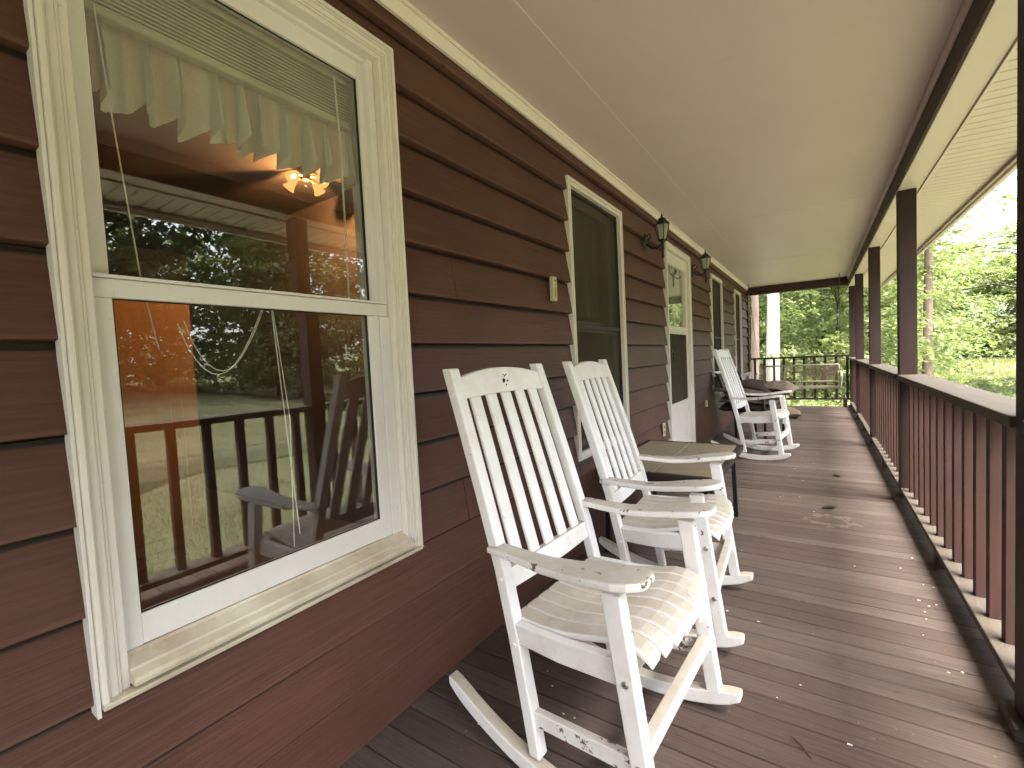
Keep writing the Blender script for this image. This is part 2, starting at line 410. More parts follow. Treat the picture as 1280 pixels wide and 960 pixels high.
# --- porch ceiling, crown, header, soffit, fascia, roof
cl = MB(); cl.box(-.02, 1.60, YB, YE + .1, ZC, ZC + .03)
cl.build('porch_ceiling', M['ceiling'], house)
sm = MB(); sm.box(.330, .334, 1.0, 5.9, ZC - .0015, ZC - .0002)
for y in (-.1, 4.78, 7.22): sm.box(.03, 1.58, y, y + .004, ZC - .0015, ZC - .0003)
sm.build('ceiling_seam', M['crown'], house)
cr = MB()
prof = [(.018, 2.272), (.030, 2.272), (.034, 2.282), (.030, 2.288), (.046, 2.306), (.052, 2.306), (.054, 2.3195), (.018, 2.3195)]
cr.loft([[(x, YB, z) for x, z in prof], [(x, YE, z) for x, z in prof]]); cr.build('crown_moulding', M['crown'], house)
hb = MB(); hb.box(1.62, 1.74, YB, YE + .15, ZH, 2.4); hb.build('porch_header', M['soffit'], house, bevel=.003)
br = MB(); br.box(1.608, 1.6195, YB, YE, ZH + .004, 2.266); br.build('header_face_board', M['brown_trim'], house, bevel=.002)
gs = MB(); gs.box(1.600, 1.6175, YB, YE, 2.267, ZC - .001); gs.build('ceiling_edge_trim', M['ceiling'], house, bevel=.002)
eb = MB(); eb.box(.0, 1.619, YE - .08, YE + .06, 2.175, ZC - .002); eb.build('end_beam', M['brown_trim'], house, bevel=.003)
so = MB()
y = YB
P = []
while y < YE + .5:
    P += [(y, 2.160), (y + .066, 2.158), (y + .0685, 2.172), (y + .081, 2.172)]; y += .085
ring = [[(1.745, a, b), (2.11, a, b - .012)] for a, b in P]
vs = [p for r in ring for p in r]; so.add(vs, [(2*i, 2*i+1, 2*i+3, 2*i+2) for i in range(len(ring) - 1)])
so.box(1.742, 1.752, YB, YE + .5, 2.140, 2.158)
so.build('vented_soffit', M['soffit'], house)
fa = MB(); fa.box(2.112, 2.14, YB, YE + .55, 2.10, 2.26); fa.box(2.095, 2.111, YB, YE + .55, 2.118, 2.130); fa.build('fascia', M['soffit'], house, bevel=.003)
rf = MB()
rs = [(2.2, 2.262), (2.2, 2.29), (-2.3, 4.15), (-6.8, 2.29), (-6.8, 2.262), (-2.3, 4.10)]
rf.loft([[(x, YB - .4, z) for x, z in rs], [(x, YE + .56, z) for x, z in rs]]); rf.build('roof', M['roof'], house)
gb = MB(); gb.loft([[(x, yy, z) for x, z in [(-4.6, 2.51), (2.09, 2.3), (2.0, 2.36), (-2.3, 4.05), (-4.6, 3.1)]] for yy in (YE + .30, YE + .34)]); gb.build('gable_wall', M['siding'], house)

# --- windows
def window(o, parent, detailed):
    y0, y1, z0, z1 = o
    w = bpy.data.objects.new('window', None); COL.objects.link(w); w.parent = parent
    cw = .045 if detailed else .032
    fr = MB()
    def ringbox(a, b, xa, xb, bottom=True):
        """rectangular ring between offsets a (inner) and b (outer) around the opening"""
        fr.box(xa, xb, y0 - b, y0 - a, z0 - (b if bottom else .02), z1 + b)
        fr.box(xa, xb, y1 + a, y1 + b, z0 - (b if bottom else .02), z1 + b)
        fr.box(xa, xb, y0 - a, y1 + a, z1 + a, z1 + b)
        if bottom: fr.box(xa, xb, y0 - a, y1 + a, z0 - b, z0 - a)
    if detailed:
        ringbox(-.002, .012, -.02, .0250, False); ringbox(.012, .018, -.02, .0295, False); ringbox(.018, .031, -.02, .0335, False); ringbox(.031, .035, -.02, .038, False); ringbox(.035, .045, -.02, .046, False)
        f = fr.build('window_frame', M['trim'], w, bevel=.0018)
        fl_ = MB(); fl_.box(0, .036, y0 - .052, y0 - .046, z0 - .045, z1 + .05); fl_.box(0, .036, y0 - .0459, y1 + .049, z1 + .0465, z1 + .05)
        fl_.build('caulk_strip', M['sash'], w)
        s = MB(); s.loft([[(-.06, yy, .590), (.0, yy, .584), (.003, yy, .578), (.030, yy, .562), (.034, yy, .566), (.037, yy, .560), (.055, yy, .552), (.058, yy, .545), (.056, yy, .536), (-.06, yy, .526)] for yy in (y0 + .001, y1 - .001)])
        s.box(.0, .050, y0 - .044, y1 + .045, .520, .5255); s.box(.0, .044, y0 - .044, y1 + .044, .512, .5195)
        s.build('sill', M['sill'], w, bevel=.0015)
    else:
        ringbox(.008, .016, -.02, .033); ringbox(.016, .030, -.02, .0285); ringbox(-.012, .008, -.05, .0255)
        fr.build('window_frame', M['trim'], w, bevel=.0015)
    # jamb liner
    j = MB(); j.box(-.125, -.012, y0 + .0005, y0 + .012, z0 + .01, z1 - .001); j.box(-.125, -.012, y1 - .012, y1 - .0005, z0 + .01, z1 - .001); j.box(-.125, -.012, y0 + .012, y1 - .012, z1 - .012, z1 - .001)
    j.build('jamb', M['sash'], w)
    zm = 1.31; e = .0
    if detailed:
        ya, yb = y0 + .002, y1 - .044
        lo = MB()   # lower sash
        lo.box(-.022, .000, ya, ya + .034, z0 + .040, zm - .021); lo.box(-.022, .000, yb - .040, yb, z0 + .040, zm - .021)
        lo.box(-.022, -.0005, ya + .034, yb - .040, .586, .648)
        lo.box(-.022, .004, ya, yb + .03, zm - .021, zm + .016); lo.box(-.022, .010, ya, yb + .03, zm + .017, zm + .024)
        lo.build('lower_sash', M['sash'], w, bevel=.002)
        ln = MB(); ln.box(-.03, .004, yb + .001, y1 - .003, z0 + .04, zm - .022); ln.box(-.05, -.002, yb + .016, y1 - .003, zm - .02, z1 - .0005); ln.build('sash_track', M['sash'], w, bevel=.0015)
        g = MB(); g.box(-.014, -.010, ya + .033, yb - .039, .647, zm - .02); g.build('pane', M['glass'], w)
        up = MB()
        up.box(-.055, -.026, ya, ya + .040, zm + .025, z1 - .012); up.box(-.055, -.026, y1 - .045, y1 - .013, zm + .025, z1 - .012)
        up.box(-.055, -.0265, ya + .040, y1 - .045, z1 - .062, z1 - .012); up.box(-.055, -.027, ya + .040, y1 - .045, zm + .0, zm + .03)
        up.build('upper_sash', M['sash'], w, bevel=.002)
        g = MB(); g.box(-.044, -.040, ya + .039, y1 - .044, zm + .029, z1 - .061); g.build('pane', M['glass'], w)
        sp = MB()
        for (a, b, c, d, xx) in ((ya + .034, yb - .040, .648, zm - .021, -.0095), (ya + .040, y1 - .045, zm + .03, z1 - .062, -.039)):
            sp.box(xx, xx + .003, a, a + .003, c, d); sp.box(xx, xx + .003, b - .007, b, c, d); sp.box(xx, xx + .003, a + .003, b - .007, d - .003, d); sp.box(xx, xx + .003, a + .003, b - .007, c, c + .003)
        sp.build('glazing_bead', M['black'], w)
    else:
        s = MB(); ya, yb = y0 + .012, y1 - .012
        for (c, d, xx) in ((z0 + .01, zm + .01, -.045), (zm - .012, z1 - .012, -.075)):
            s.box(xx, xx + .025, ya, ya + .045, c, d); s.box(xx, xx + .025, yb - .045, yb, c, d); s.box(xx + .0005, xx + .0245, ya + .045, yb - .045, c, c + .05); s.box(xx + .0005, xx + .0245, ya + .045, yb - .045, d - .04, d)
        s.build('sash', M['sash'], w, bevel=.002)
        g = MB(); g.box(-.035, -.032, ya + .044, yb - .044, z0 + .055, zm - .025); g.box(-.065, -.062, ya + .044, yb - .044, zm + .03, z1 - .05); g.build('pane', M['glass'], w)
        sc = MB(); sc.box(-.0105, -.0095, y0 + .014, y1 - .014, z0 + .014, z1 - .014); sc.build('insect_screen', M['screen'], w)
        sf = MB(); sf.box(-.012, .001, y0 + .0125, y0 + .030, z0 + .0125, z1 - .0125); sf.box(-.012, .001, y1 - .030, y1 - .0125, z0 + .0125, z1 - .0125); sf.box(-.0115, .0005, y0 + .03, y1 - .03, z0 + .0125, z0 + .03); sf.box(-.0115, .0005, y0 + .03, y1 - .03, z1 - .03, z1 - .0125); sf.box(-.0115, .0005, y0 + .03, y1 - .03, zm - .01, zm + .01)
        sf.build('screen_frame', M['bronze'], w)
    return w
for o in (W1, W2, W3, W4):
    wn = window(o, house, o is W1)

# --- door
d = bpy.data.objects.new('storm_door', None); COL.objects.link(d); d.parent = house
y0, y1, z0, z1 = DR
c = MB(); c.box(-.02, .030, y0 - .042, y0 + .004, 0.004, z1 + .042); c.box(-.02, .030, y1 - .004, y1 + .042, .004, z1 + .042); c.box(-.02, .030, y0 + .004, y1 - .004, z1 - .004, z1 + .042)
c.box(-.02, .037, y0 - .050, y0 - .0425, .004, z1 + .05); c.box(-.02, .037, y1 + .0425, y1 + .050, .004, z1 + .05); c.box(-.02, .037, y0 - .0425, y1 + .0425, z1 + .0425, z1 + .05)
c.build('door_casing', M['trim'], d, bevel=.003)
t = MB(); t.box(-.14, .02, y0 + .004, y1 - .004, .004, .022); t.build('threshold', M['bolt'], d, bevel=.003)
a, b = y0 + .008, y1 - .008
l = MB(); l.box(-.030, .004, a, a + .075, .024, z1 - .01); l.box(-.030, .004, b - .075, b, .024, z1 - .01)
l.box(-.0295, .0035, a + .075, b - .075, z1 - .12, z1 - .01); l.box(-.0295, .0035, a + .075, b - .075, 1.31, 1.385); l.box(-.0295, .0035, a + .075, b - .075, .575, .64); l.box(-.0295, .0035, a + .075, b - .075, .024, .12); l.box(-.026, -.008, a + .075, b - .075, .12, .575)
l.box(-.001, .006, a + .066, a + .074, 1.385, z1 - .12)
l.build('door_leaf', M['trim'], d, bevel=.003)
g = MB(); g.box(-.017, -.013, a + .0755, b - .0755, .6405, 1.3095); g.box(-.017, -.013, a + .0755, b - .0755, 1.3855, z1 - .1205); g.build('pane', M['glass'], d)
g = MB(); g.box(-.0045, -.0035, a + .0755, b - .0755, .6405, 1.3095); g.build('insect_screen', M['screen'], d)
h = MB(); h.box(.0045, .012, a + .02, a + .05, 1.02, 1.16); h.tube([(.012, a + .035, 1.12), (.045, a + .035, 1.125), (.052, a + .035, 1.09), (.045, a + .035, 1.05)], .009, 8); h.box(.0125, .04, a + .015, a + .055, 1.09, 1.15)
h.build('door_handle', M['black'], d, bevel=.002)
dl = MB(); dl.box(-.115, -.075, y0 + .006, y1 - .006, .024, z1 - .006); 
dd = MB(); dd.box(-.115, -.075, y0 + .006, y0 + .12, .024, z1 - .006); dd.box(-.115, -.075, y1 - .12, y1 - .006, .024, z1 - .006); dd.box(-.114, -.076, y0 + .12, y1 - .12, z1 - .16, z1 - .006); dd.box(-.114, -.076, y0 + .12, y1 - .12, .024, .75)
dd.build('inner_door', M['sash'], d, bevel=.003)

# --- curtains and blind (hang inside the windows)
def pleated(name, ya, yb, xa, ztop, zbot, mat, nf=9, amp=.02, ragged=0., seed=1, label='', cat='curtain', flare=1.6, group=None):
    rr = random.Random(seed); nx, nz = 220, 14
    ph = [rr.uniform(0, 6.28) for _ in range(5)]
    mb = MB(); vs = []; fs = []
    for j in range(nz + 1):
        tz = j / nz
        for i in range(nx + 1):
            u = i / nx
            a_ = amp * (.35 + (flare - .35) * tz)
            q = u * nf * 2 * math.pi + 1.1 * math.sin(u * 9 + ph[0]) + .5 * math.sin(u * 23 + ph[1])
            x = xa + a_ * math.sin(q) + a_ * .45 * math.sin(q * 2.3 + ph[2]) 
            yy = ya + (yb - ya) * u + a_ * .45 * math.cos(q)
            zb = zbot + ragged * (.5 * math.sin(q + 1.3) + math.sin(u * 31 + ph[3]) * .22 + rr.uniform(-1, 1) * .06)
            vs.append((x, yy, ztop + (zb - ztop) * tz))
    for j in range(nz):
        for i in range(nx):
            a_ = j * (nx + 1) + i; fs.append((a_, a_ + 1, a_ + nx + 2, a_ + nx + 1))
    mb.add(vs, fs)
    o = mb.build(name, mat, smooth=True)
    return tag(o, label, cat, group)
pleated('valance_curtain', .30, 1.045, -.135, 2.03, 1.745, M['curtain'], nf=11, amp=.028, ragged=.036, seed=4, label='short cream ruffled valance with frayed scalloped hem in the near window')
pleated('window_curtain', 2.38, 3.13, -.16, 2.09, 1.40, M['curtain'], nf=12, amp=.014, seed=5, label='dim curtain hanging behind the dark screened window past the first rocker')
pleated('door_curtain', 4.40, 5.07, -.055, 1.96, 1.60, M['lace'], nf=11, amp=.007, seed=6, flare=1., label='sheer white curtain in the upper glass of the storm door')
pleated('window_curtain', 6.45, 7.17, -.13, 2.09, .60, M['lace'], nf=10, amp=.012, seed=8, label='pale curtain behind the screened window just past the storm door')
pleated('window_curtain', 8.46, 9.10, -.13, 2.09, .60, M['lace'], nf=10, amp=.012, seed=9, label='pale curtain behind the farthest screened window near the porch end')
bl = empty('mini_blind', (-.095, .66, 2.05), label='raised cream mini blind bunched at the top of the near window', cat='blind')
b1 = MB()
for k in range(11):
    zz = -.135 + k * .0095; b1.box(-.0135 + .002 * (k % 2), .0135, -.335, .335, zz, zz + .0042)
b1.build('slat_stack', M['blind'], bl)
b2 = MB(); b2.box(-.016, .016, -.338, .338, -.160, -.138); b2.build('bottom_rail', M['blind'], bl, bevel=.006, seg=3)
b3 = MB(); b3.box(-.018, .018, -.34, .34, -.028, .01); b3.build('headrail', M['blind'], bl)
b4 = MB(); b4.tube([(.02, .275, -.02), (.024, .28, -.25), (.022, .275, -.70)], .0032, 6); b4.build('tilt_wand', M['sash'], bl)
b5 = MB()
pts = [(.022, -.30, -.15), (.024, -.285, -.4), (.022, -.26, -.72), (.024, -.24, -.86)]
b5.tube(pts, .0016, 5)
arc = [(.024, -.20 + .22 * u, -.80 - .16 * math.sin(math.pi * (u ** .8)) + .10 * u) for u in [i / 14 for i in range(15)]]
b5.tube(arc, .0015, 5); b5.tube([(p[0] + .002, p[1] * .97 + .006, p[2] + .008) for p in arc], .0015, 5)
b5.tube([(.024, .02, -.70), (.025, .04, -1.1), (.026, .055, -1.38)], .0017, 5); b5.tube([(.026, .02, -.70), (.026, .05, -1.05), (.028, .035, -1.41)], .0015, 5)
b5.build('pull_cord', M['sash'], bl)

# --- things inside the near room
cab = empty('wood_cabinet', (-2.72, .86, -.105), label='orange varnished wood cabinet seen through the lower left of the near window', cat='cabinet')
m_ = MB(); m_.box(-.25, .20, -.62, .60, 0, 1.84); m_.build('carcass', M['orange_wood'], cab, bevel=.004)
for ya, yb in ((-.58, -.02), (.02, .50)):
    m_ = MB(); m_.box(.201, .222, ya, yb, .08, 1.78); m_.box(.2225, .229, ya + .07, yb - .07, .16, 1.70); m_.build('cabinet_door', M['orange_wood'], cab, bevel=.004)
ch = empty('ceiling_lamp', (-1.62, 1.84, 2.458), label='lit amber three-shade ceiling lamp glimpsed below the valance', cat='lamp')
m_ = MB(); m_.lathe([(.001, 0), (.06, -.001), (.055, -.02), (.03, -.035), (.02, -.06), (.035, -.075), (.001, -.09)]); m_.build('canopy', M['brass'], ch, smooth=True)
for k in range(4):
    an = R(20 + 90 * k); cx, sx_ = math.cos(an), math.sin(an)
    ar = MB(); ar.tube([(0.02*cx, .02*sx_, -.06), (.06*cx, .06*sx_, -.065), (.085*cx, .085*sx_, -.075)], .007, 6); ar.build('lamp_arm', M['brass'], ch)
    sh = MB(); secs = []
    dirv = Vector((cx * .75, sx_ * .75, -.66)).normalized(); up = Vector((0, 0, 1)); s1 = dirv.cross(up).normalized(); s2 = dirv.cross(s1)
    org = Vector((.085*cx, .085*sx_, -.07))
    for tt, r_ in ((0, .013), (.018, .022), (.042, .026), (.062, .034), (.070, .041)):
        secs.append([tuple(org + dirv * tt + (s1 * math.cos(2*math.pi*i/14) + s2 * math.sin(2*math.pi*i/14)) * r_) for i in range(14)])
    sh.loft(secs, cap=False); so_ = sh.build('lamp_shade', M['lampglass_warm'], ch, smooth=True)
    bu = MB(); bu.tube([tuple(org + dirv * .02), tuple(org + dirv * .045), tuple(org + dirv * .07)], [.008, .013, .006], 8); bu.build('bulb', M['bulb'], ch, smooth=True)
ld = bpy.data.lights.new('room_lamp_light', 'POINT'); ld.energy = 5; ld.color = (1, .55, .22); ld.shadow_soft_size = .012
lo_ = bpy.data.objects.new('room_lamp_light', ld); COL.objects.link(lo_); lo_.location = (-1.62, 1.84, 2.34)

# ------------------------------------------------------------------ deck
dk = MB(); y = YB; rr = random.Random(3)
while y < YE + .12:
    w = .0842; e = rr.uniform(-.003, .003); zz = rr.uniform(-.0012, .0012)
    dk.box(.003, 1.86 + e, y, y + w, -.028 + zz, zz); y += .0885 + rr.uniform(-.0006,.0006)
dko = dk.build('porch_deck', M['deck'], bevel=.002, seg=1); tag(dko, kind='structure', label='worn brown plank porch floor', cat=None)
js = MB()
for x in (.2, .8, 1.4): js.box(x, x + .04, YB, YE + .1, -.2, -.03)
js.box(1.80, 1.84, YB, YE + .1, -.24, -.031); js.box(.0, 1.80, YE + .08, YE + .12, -.24, -.031)
for y in (-2, 2, 6, 10): js.box(1.66, 1.79, y, y + .12, -1.5, -.03)
jo = js.build('deck_joists', M['post']); tag(jo, kind='structure')
# brick foundation under the house
fm = MB(); fm.box(-4.5, -.03, YB + .02, YE - .02, -1.6, -.145); fo = fm.build('house_foundation', M['bark_grey'], house)

# ------------------------------------------------------------------ posts and railings
PX0, PX1, PW = 1.622, 1.718, .096
PY = [-.42, 1.785, 4.13, 6.30, 8.47, YE - .03]
plabel = ['brown square porch post behind the camera, beside the near rail', 'nearest dark brown porch post cut off at the right edge of the photo', 'tall brown square post standing in front of the pond view',
          'middle brown post, second beyond the one in front of the pond', 'slim-looking brown post next to the far corner post', 'corner porch post where side rail and end rail meet']
posts = []
for i, y in enumerate(PY):
    p = empty('porch_post', (PX0, y, 0), label=plabel[i], cat='post', group='square brown porch posts')
    m_ = MB(); m_.box(0, PW, 0, PW, .0, ZH - .001); m_.build('post_shaft', M['post'], p, bevel=.003)
    m_ = MB(); m_.box(-.028, -.001, -.02, PW + .02, .001, .038); m_.box(-.001, PW + .02, -.022, -.001, .001, .036); m_.build('base_block', M['cap'], p, bevel=.004)
rl = ['near brown railing section between the camera side posts, seen mirrored in the window', 'nearest brown railing run on the right, in front of the pond', 'railing run between the pond-view post and the middle post', 'third railing run along the side toward the porch end', 'farthest short-looking side railing run beside the swing']
def railing(a, b, label):
    r_ = empty('porch_railing', (1.66, a, 0), label=label, cat='railing', group='brown porch railing runs')
    L = b - a
    m_ = MB(); m_.box(-.052, .095, .002, L - .002, .862, .898); cp = m_.build('cap_rail', M['cap'], r_, bevel=.004)
    m_ = MB(); m_.box(-.038, .088, .002, L - .002, .074, .104); m_.build('bottom_rail', M['cap'], r_, bevel=.004)
    n = round(L / .172); 
    for k in range(n):
        y = (k + .5) * L / n
        m_ = MB(); m_.box(0, .040, y - .02, y + .02, .1045, .8615)
        m_.build('baluster', M['baluster'], r_, bevel=.002)
    m_ = MB(); m_.box(-.036, .01, L / 2 - .03, L / 2 + .03, .001, .0735); m_.build('support_block', M['post'], r_, bevel=.003)
    return r_
for i in range(5): railing(PY[i] + PW, PY[i + 1], rl[i])
er = empty('porch_railing', (0.02, YE, 0), label='dark brown railing closing off the far end of the porch behind the swing', cat='railing', group='brown porch railing runs')
m_ = MB(); m_.box(.03, 1.60, -.03, .06, .915, .95); m_.build('cap_rail', M['brown_trim'], er, bevel=.004)
m_ = MB(); m_.box(.03, 1.60, -.01, .05, .135, .165); m_.build('bottom_rail', M['brown_trim'], er, bevel=.004)
for k in range(10):
    x = .10 + k * .163
    m_ = MB(); m_.box(x - .02, x + .02, .0, .04, .1655, .9145); m_.build('baluster', M['brown_trim'], er, bevel=.002)
m_ = MB(); m_.box(1.50, 1.56, -.01, .05, .001, .1345); m_.build('support_block', M['brown_trim'], er)

# ------------------------------------------------------------------ rocking chairs
def rect(cx, cy, cz, hx, hy): return [(cx-hx, cy-hy, cz), (cx+hx, cy-hy, cz), (cx+hx, cy+hy, cz), (cx-hx, cy+hy, cz)]
BK = [(.065, -.128), (.20, -.150), (.373, -.182), (.55, -.222), (.75, -.282), (.95, -.345), (1.112, -.397)]
def bx(z):
    for (za, xa), (zb, xb) in zip(BK[:-1], BK[1:]):
        if z <= zb: return xa + (xb - xa) * (z - za) / (zb - za)
    return BK[-1][1]
def make_chair(loc, rz, label):
    t = empty('rocking_chair', loc, rz, label, 'rocking chair', 'white slatted rocking chairs')
    for s in (-1, 1):
        m_ = MB(); m_.loft([rect(bx(z) + .017, s * (.238 - .020 * max(0, z - .3)), z, .017, .0195) for z, x in BK]); m_.build('rear_leg', M['chair'], t, bevel=.004)
        m_ = MB(); m_.loft([rect(.214 + (.142 - .214) * u, s * (.262 + .006 * u), .072 + (.597 - .072) * u, .021 + .003 * u, .019) for u in (0, .33, .66, 1)]); m_.build('front_leg', M['chair_edge'], t, bevel=.004)
        m_ = MB(); secs = []
        for i in range(25):
            x = -.435 + .725 * i / 24; u = i / 24; yc = s * (.232 + .034 * u); zb = x * x / (2 * .74); h_ = .048
            if i in (0, 24): zb += .010; h_ = .026
            if i in (1, 23): zb += .002; h_ = .043
            secs.append([(x, yc - .019, zb + .001), (x, yc + .019, zb + .001), (x, yc + .019, zb + h_), (x, yc - .019, zb + h_)])
        m_.loft(secs); m_.build('rocker', M['chair_top'], t, bevel=.005)
        m_ = MB(); secs = []
        A = [(-.240, .598, .222, .262, .018), (-.20, .599, .218, .268, .021), (-.13, .595, .216, .272, .021), (-.05, .593, .213, .283, .021), (.03, .600, .210, .297, .021), (.10, .611, .208, .312, .022), (.16, .620, .208, .320, .021), (.195, .625, .212, .315, .021), (.218, .628, .224, .302, .020), (.230, .629, .240, .286, .018)]
        for x, z, yi, yo, th in A: secs.append([(x, s * yi, z), (x, s * yo, z), (x, s * yo, z + th), (x, s * yi, z + th)])
        m_.loft(secs); m_.build('armrest', M['chair_arm'], t, bevel=.006, seg=3)
        m_ = MB(); m_.loft([[(x, s * ya, zb), (x, s * yb_, zb), (x, s * yb_, zt), (x, s * ya, zt)] for x, ya, yb_, zb, zt in ((-.158, .226, .252, .365, .418), (-.02, .232, .258, .362, .420), (.150, .240, .266, .375, .438))]); m_.build('seat_rail', M['chair'], t, bevel=.003)
        m_ = MB(); m_.loft([[(x, s * (yc - .011), zb), (x, s * (yc + .011), zb), (x, s * (yc + .011), zb + .042), (x, s * (yc - .011), zb + .042)] for x, yc, zb in ((-.112, .237, .148), (.182, .259, .178))]); m_.build('side_stretcher', M['chair_chip'], t, bevel=.003)
        for (x, z) in ((.172, .40), (.196, .215)):
            m_ = MB(); m_.tube([(x, s * .278, z), (x, s * .287, z), (x, s * .289, z)], [.0085, .0085, .006], 10); m_.build('bolt', M['bolt'], t)
        for z in (.36, .53, 1.04):
            m_ = MB(); yy = .238 - .02 * max(0, z - .3) + .0195; m_.tube([(bx(z) + .018, s * (yy - .003), z), (bx(z) + .018, s * (yy + .003), z), (bx(z) + .018, s * (yy + .0045), z)], [.007, .007, .005], 10); m_.build('bolt', M['chair'], t)
        m_ = MB(); m_.loft([[(.150, s * .226, .30), (.150, s * .244, .30), (.150, s * .244, .372), (.150, s * .226, .372)], [(.186, s * .226, .29), (.186, s * .244, .29), (.186, s * .244, .372), (.186, s * .226, .372)]]); m_.build('corner_block', M['chair'], t, bevel=.002)
    m_ = MB(); m_.box(.178, .206, -.243, .243, .205, .247); m_.build('front_stretcher', M['chair_top'], t, bevel=.003)
    m_ = MB(); m_.box(-.150, -.128, -.222, .222, .352, .405); m_.build('rear_apron', M['chair'], t, bevel=.003)
    m_ = MB(); m_.box(.140, .164, -.238, .238, .372, .425); m_.build('front_apron', M['chair'], t, bevel=.003)
    # backrest: two rails and five slats leaning with the posts
    m_ = MB(); secs = []
    for i in range(17):
        u = -1 + 2 * i / 16; yy = u * .205; zt = 1.082 + .026 * (1 - u * u); zb = 1.020 + .006 * (1 - u * u)
        secs.append([(bx(zb) + .006, yy, zb), (bx(zb) + .027, yy, zb), (bx(zt) + .027, yy, zt), (bx(zt) + .006, yy, zt)])
    m_.loft(secs); m_.build('headrest', M['chair'], t, bevel=.003)
    m_ = MB(); secs = []
    for i in range(9):
        u = -1 + 2 * i / 8; yy = u * .2155; zb, zt = .495 - .006 * (1 - u*u), .548
        secs.append([(bx(zb) + .006, yy, zb), (bx(zb) + .027, yy, zb), (bx(zt) + .027, yy, zt), (bx(zt) + .006, yy, zt)])
    m_.loft(secs); m_.build('back_rail', M['chair_top'], t, bevel=.003)
    m_ = MB()
    for k in range(5):
        yc = (k - 2) * .079
        m_.loft([[(bx(z) + .010, yc * f - .0235, z), (bx(z) + .022, yc * f - .0235, z), (bx(z) + .022, yc * f + .0235, z), (bx(z) + .010, yc * f + .0235, z)] for z, f in ((.546, 1.02), (.7, 1.0), (.86, .98), (1.026, .955))])
    m_.build('backrest', M['chair'], t, bevel=.004)
    # seat of curved slats running front to back
    m_ = MB(); Z = [(-.180, .428), (-.15, .424), (-.10, .421), (-.04, .424), (.02, .435), (.08, .450), (.125, .459), (.165, .459), (.20, .451), (.225, .439), (.238, .427)]
    for k in range(8):
        yc = (k - 3.5) * .0565; ex = -.024 * abs((k - 3.5) / 3.5) ** 1.7
        secs = []
        for i, (x, z) in enumerate(Z):
            xx = x + (ex if x > .1 else 0) * ((x - .1) / .135 if x > .1 else 0)
            hw = .0264 if i < len(Z) - 1 else .0245
            th = .019
            secs.append([(xx - .2 * th * (x > .15), yc - hw, z - th), (xx - .2 * th * (x > .15), yc + hw, z - th), (xx, yc + hw, z), (xx, yc - hw, z)])
        m_.loft(secs)
    m_.build('seat', M['chair_top'], t, bevel=.005, seg=3)
    return t
M['chair_edge'] = chair_paint('scuffed_white_chair_paint', .66)
M['chair_arm'] = chair_paint('worn_armrest_paint', .615, grime=.72)
c1 = make_chair((.640, 1.228, 0), R(-4), 'nearest white rocking chair with the chipped armrest, in front of the big window')
c2 = copy_tree(c1); c2.location = (.615, 2.033, 0); c2.rotation_euler = (0, 0, R(2.9)); c2['label'] = 'second white rocking chair, between the nearest rocker and the tiled table'
c3 = copy_tree(c1); c3.location = (.650, 5.46, 0); c3.rotation_euler = (0, 0, R(-5.7)); c3.scale = (1.03, 1.03, 1.03); c3['label'] = 'far white rocking chair beyond the storm door, before the cushion pile'

m_ = MB(); rr = random.Random(21)   # the worn dark emblem stamped on the headrest of the nearest rocker
for k in range(14):
    u = rr.gauss(0, .009); v = rr.gauss(0, .012); z = 1.062 + v; q = rr.uniform(.0018, .004); x = bx(z) + .0275
    m_.box(x, x + .0006, u - q, u + q, z - q * .8, z + q * .8)
m_.build('stamped_emblem', M['leafdry'], c1)

# ------------------------------------------------------------------ tiled side table
tb = empty('side_table', (.405, 2.905, 0), R(0), 'low dark-framed patio table topped with beige slate tiles behind the second rocker', 'table')
m_ = MB(); hx, hy = .325, .485; zt = .488
m_.box(-hx, hx, -hy, -hy + .03, zt - .035, zt); m_.box(-hx, hx, hy - .03, hy, zt - .035, zt); m_.box(-hx, -hx + .03, -hy + .03, hy - .03, zt - .035, zt); m_.box(hx - .03, hx, -hy + .03, hy - .03, zt - .035, zt)
m_.box(-hx + .03, hx - .03, -hy + .03, hy - .03, zt - .03, zt - .012)
m_.build('table_frame', M['bronze'], tb, bevel=.004)
m_ = MB()
for i in range(2):
    for j in range(3):
        xa = -hx + .033 + i * (2*hx - .066) / 2; ya = -hy + .033 + j * (2*hy - .066) / 3
        m_.box(xa + .005, xa + (2*hx - .066)/2 - .005, ya + .005, ya + (2*hy - .066)/3 - .005, zt - .011, zt + .001)
m_.build('tile_top', M['tile'], tb, bevel=.002)
for sx_ in (-1, 1):
    for sy in (-1, 1):
        m_ = MB(); m_.loft([rect(sx_ * (hx - .062 + .01 * (1 - u)), sy * (hy - .035 + .01 * (1 - u)), (zt - .036) * u, .013, .013) for u in (0, 1)]); m_.build('leg', M['black'], tb, bevel=.003)
m_ = MB(); m_.box(-hx + .03, hx - .03, -hy + .05, -hy + .06, zt - .09, zt - .036); m_.build('apron', M['bronze'], tb)

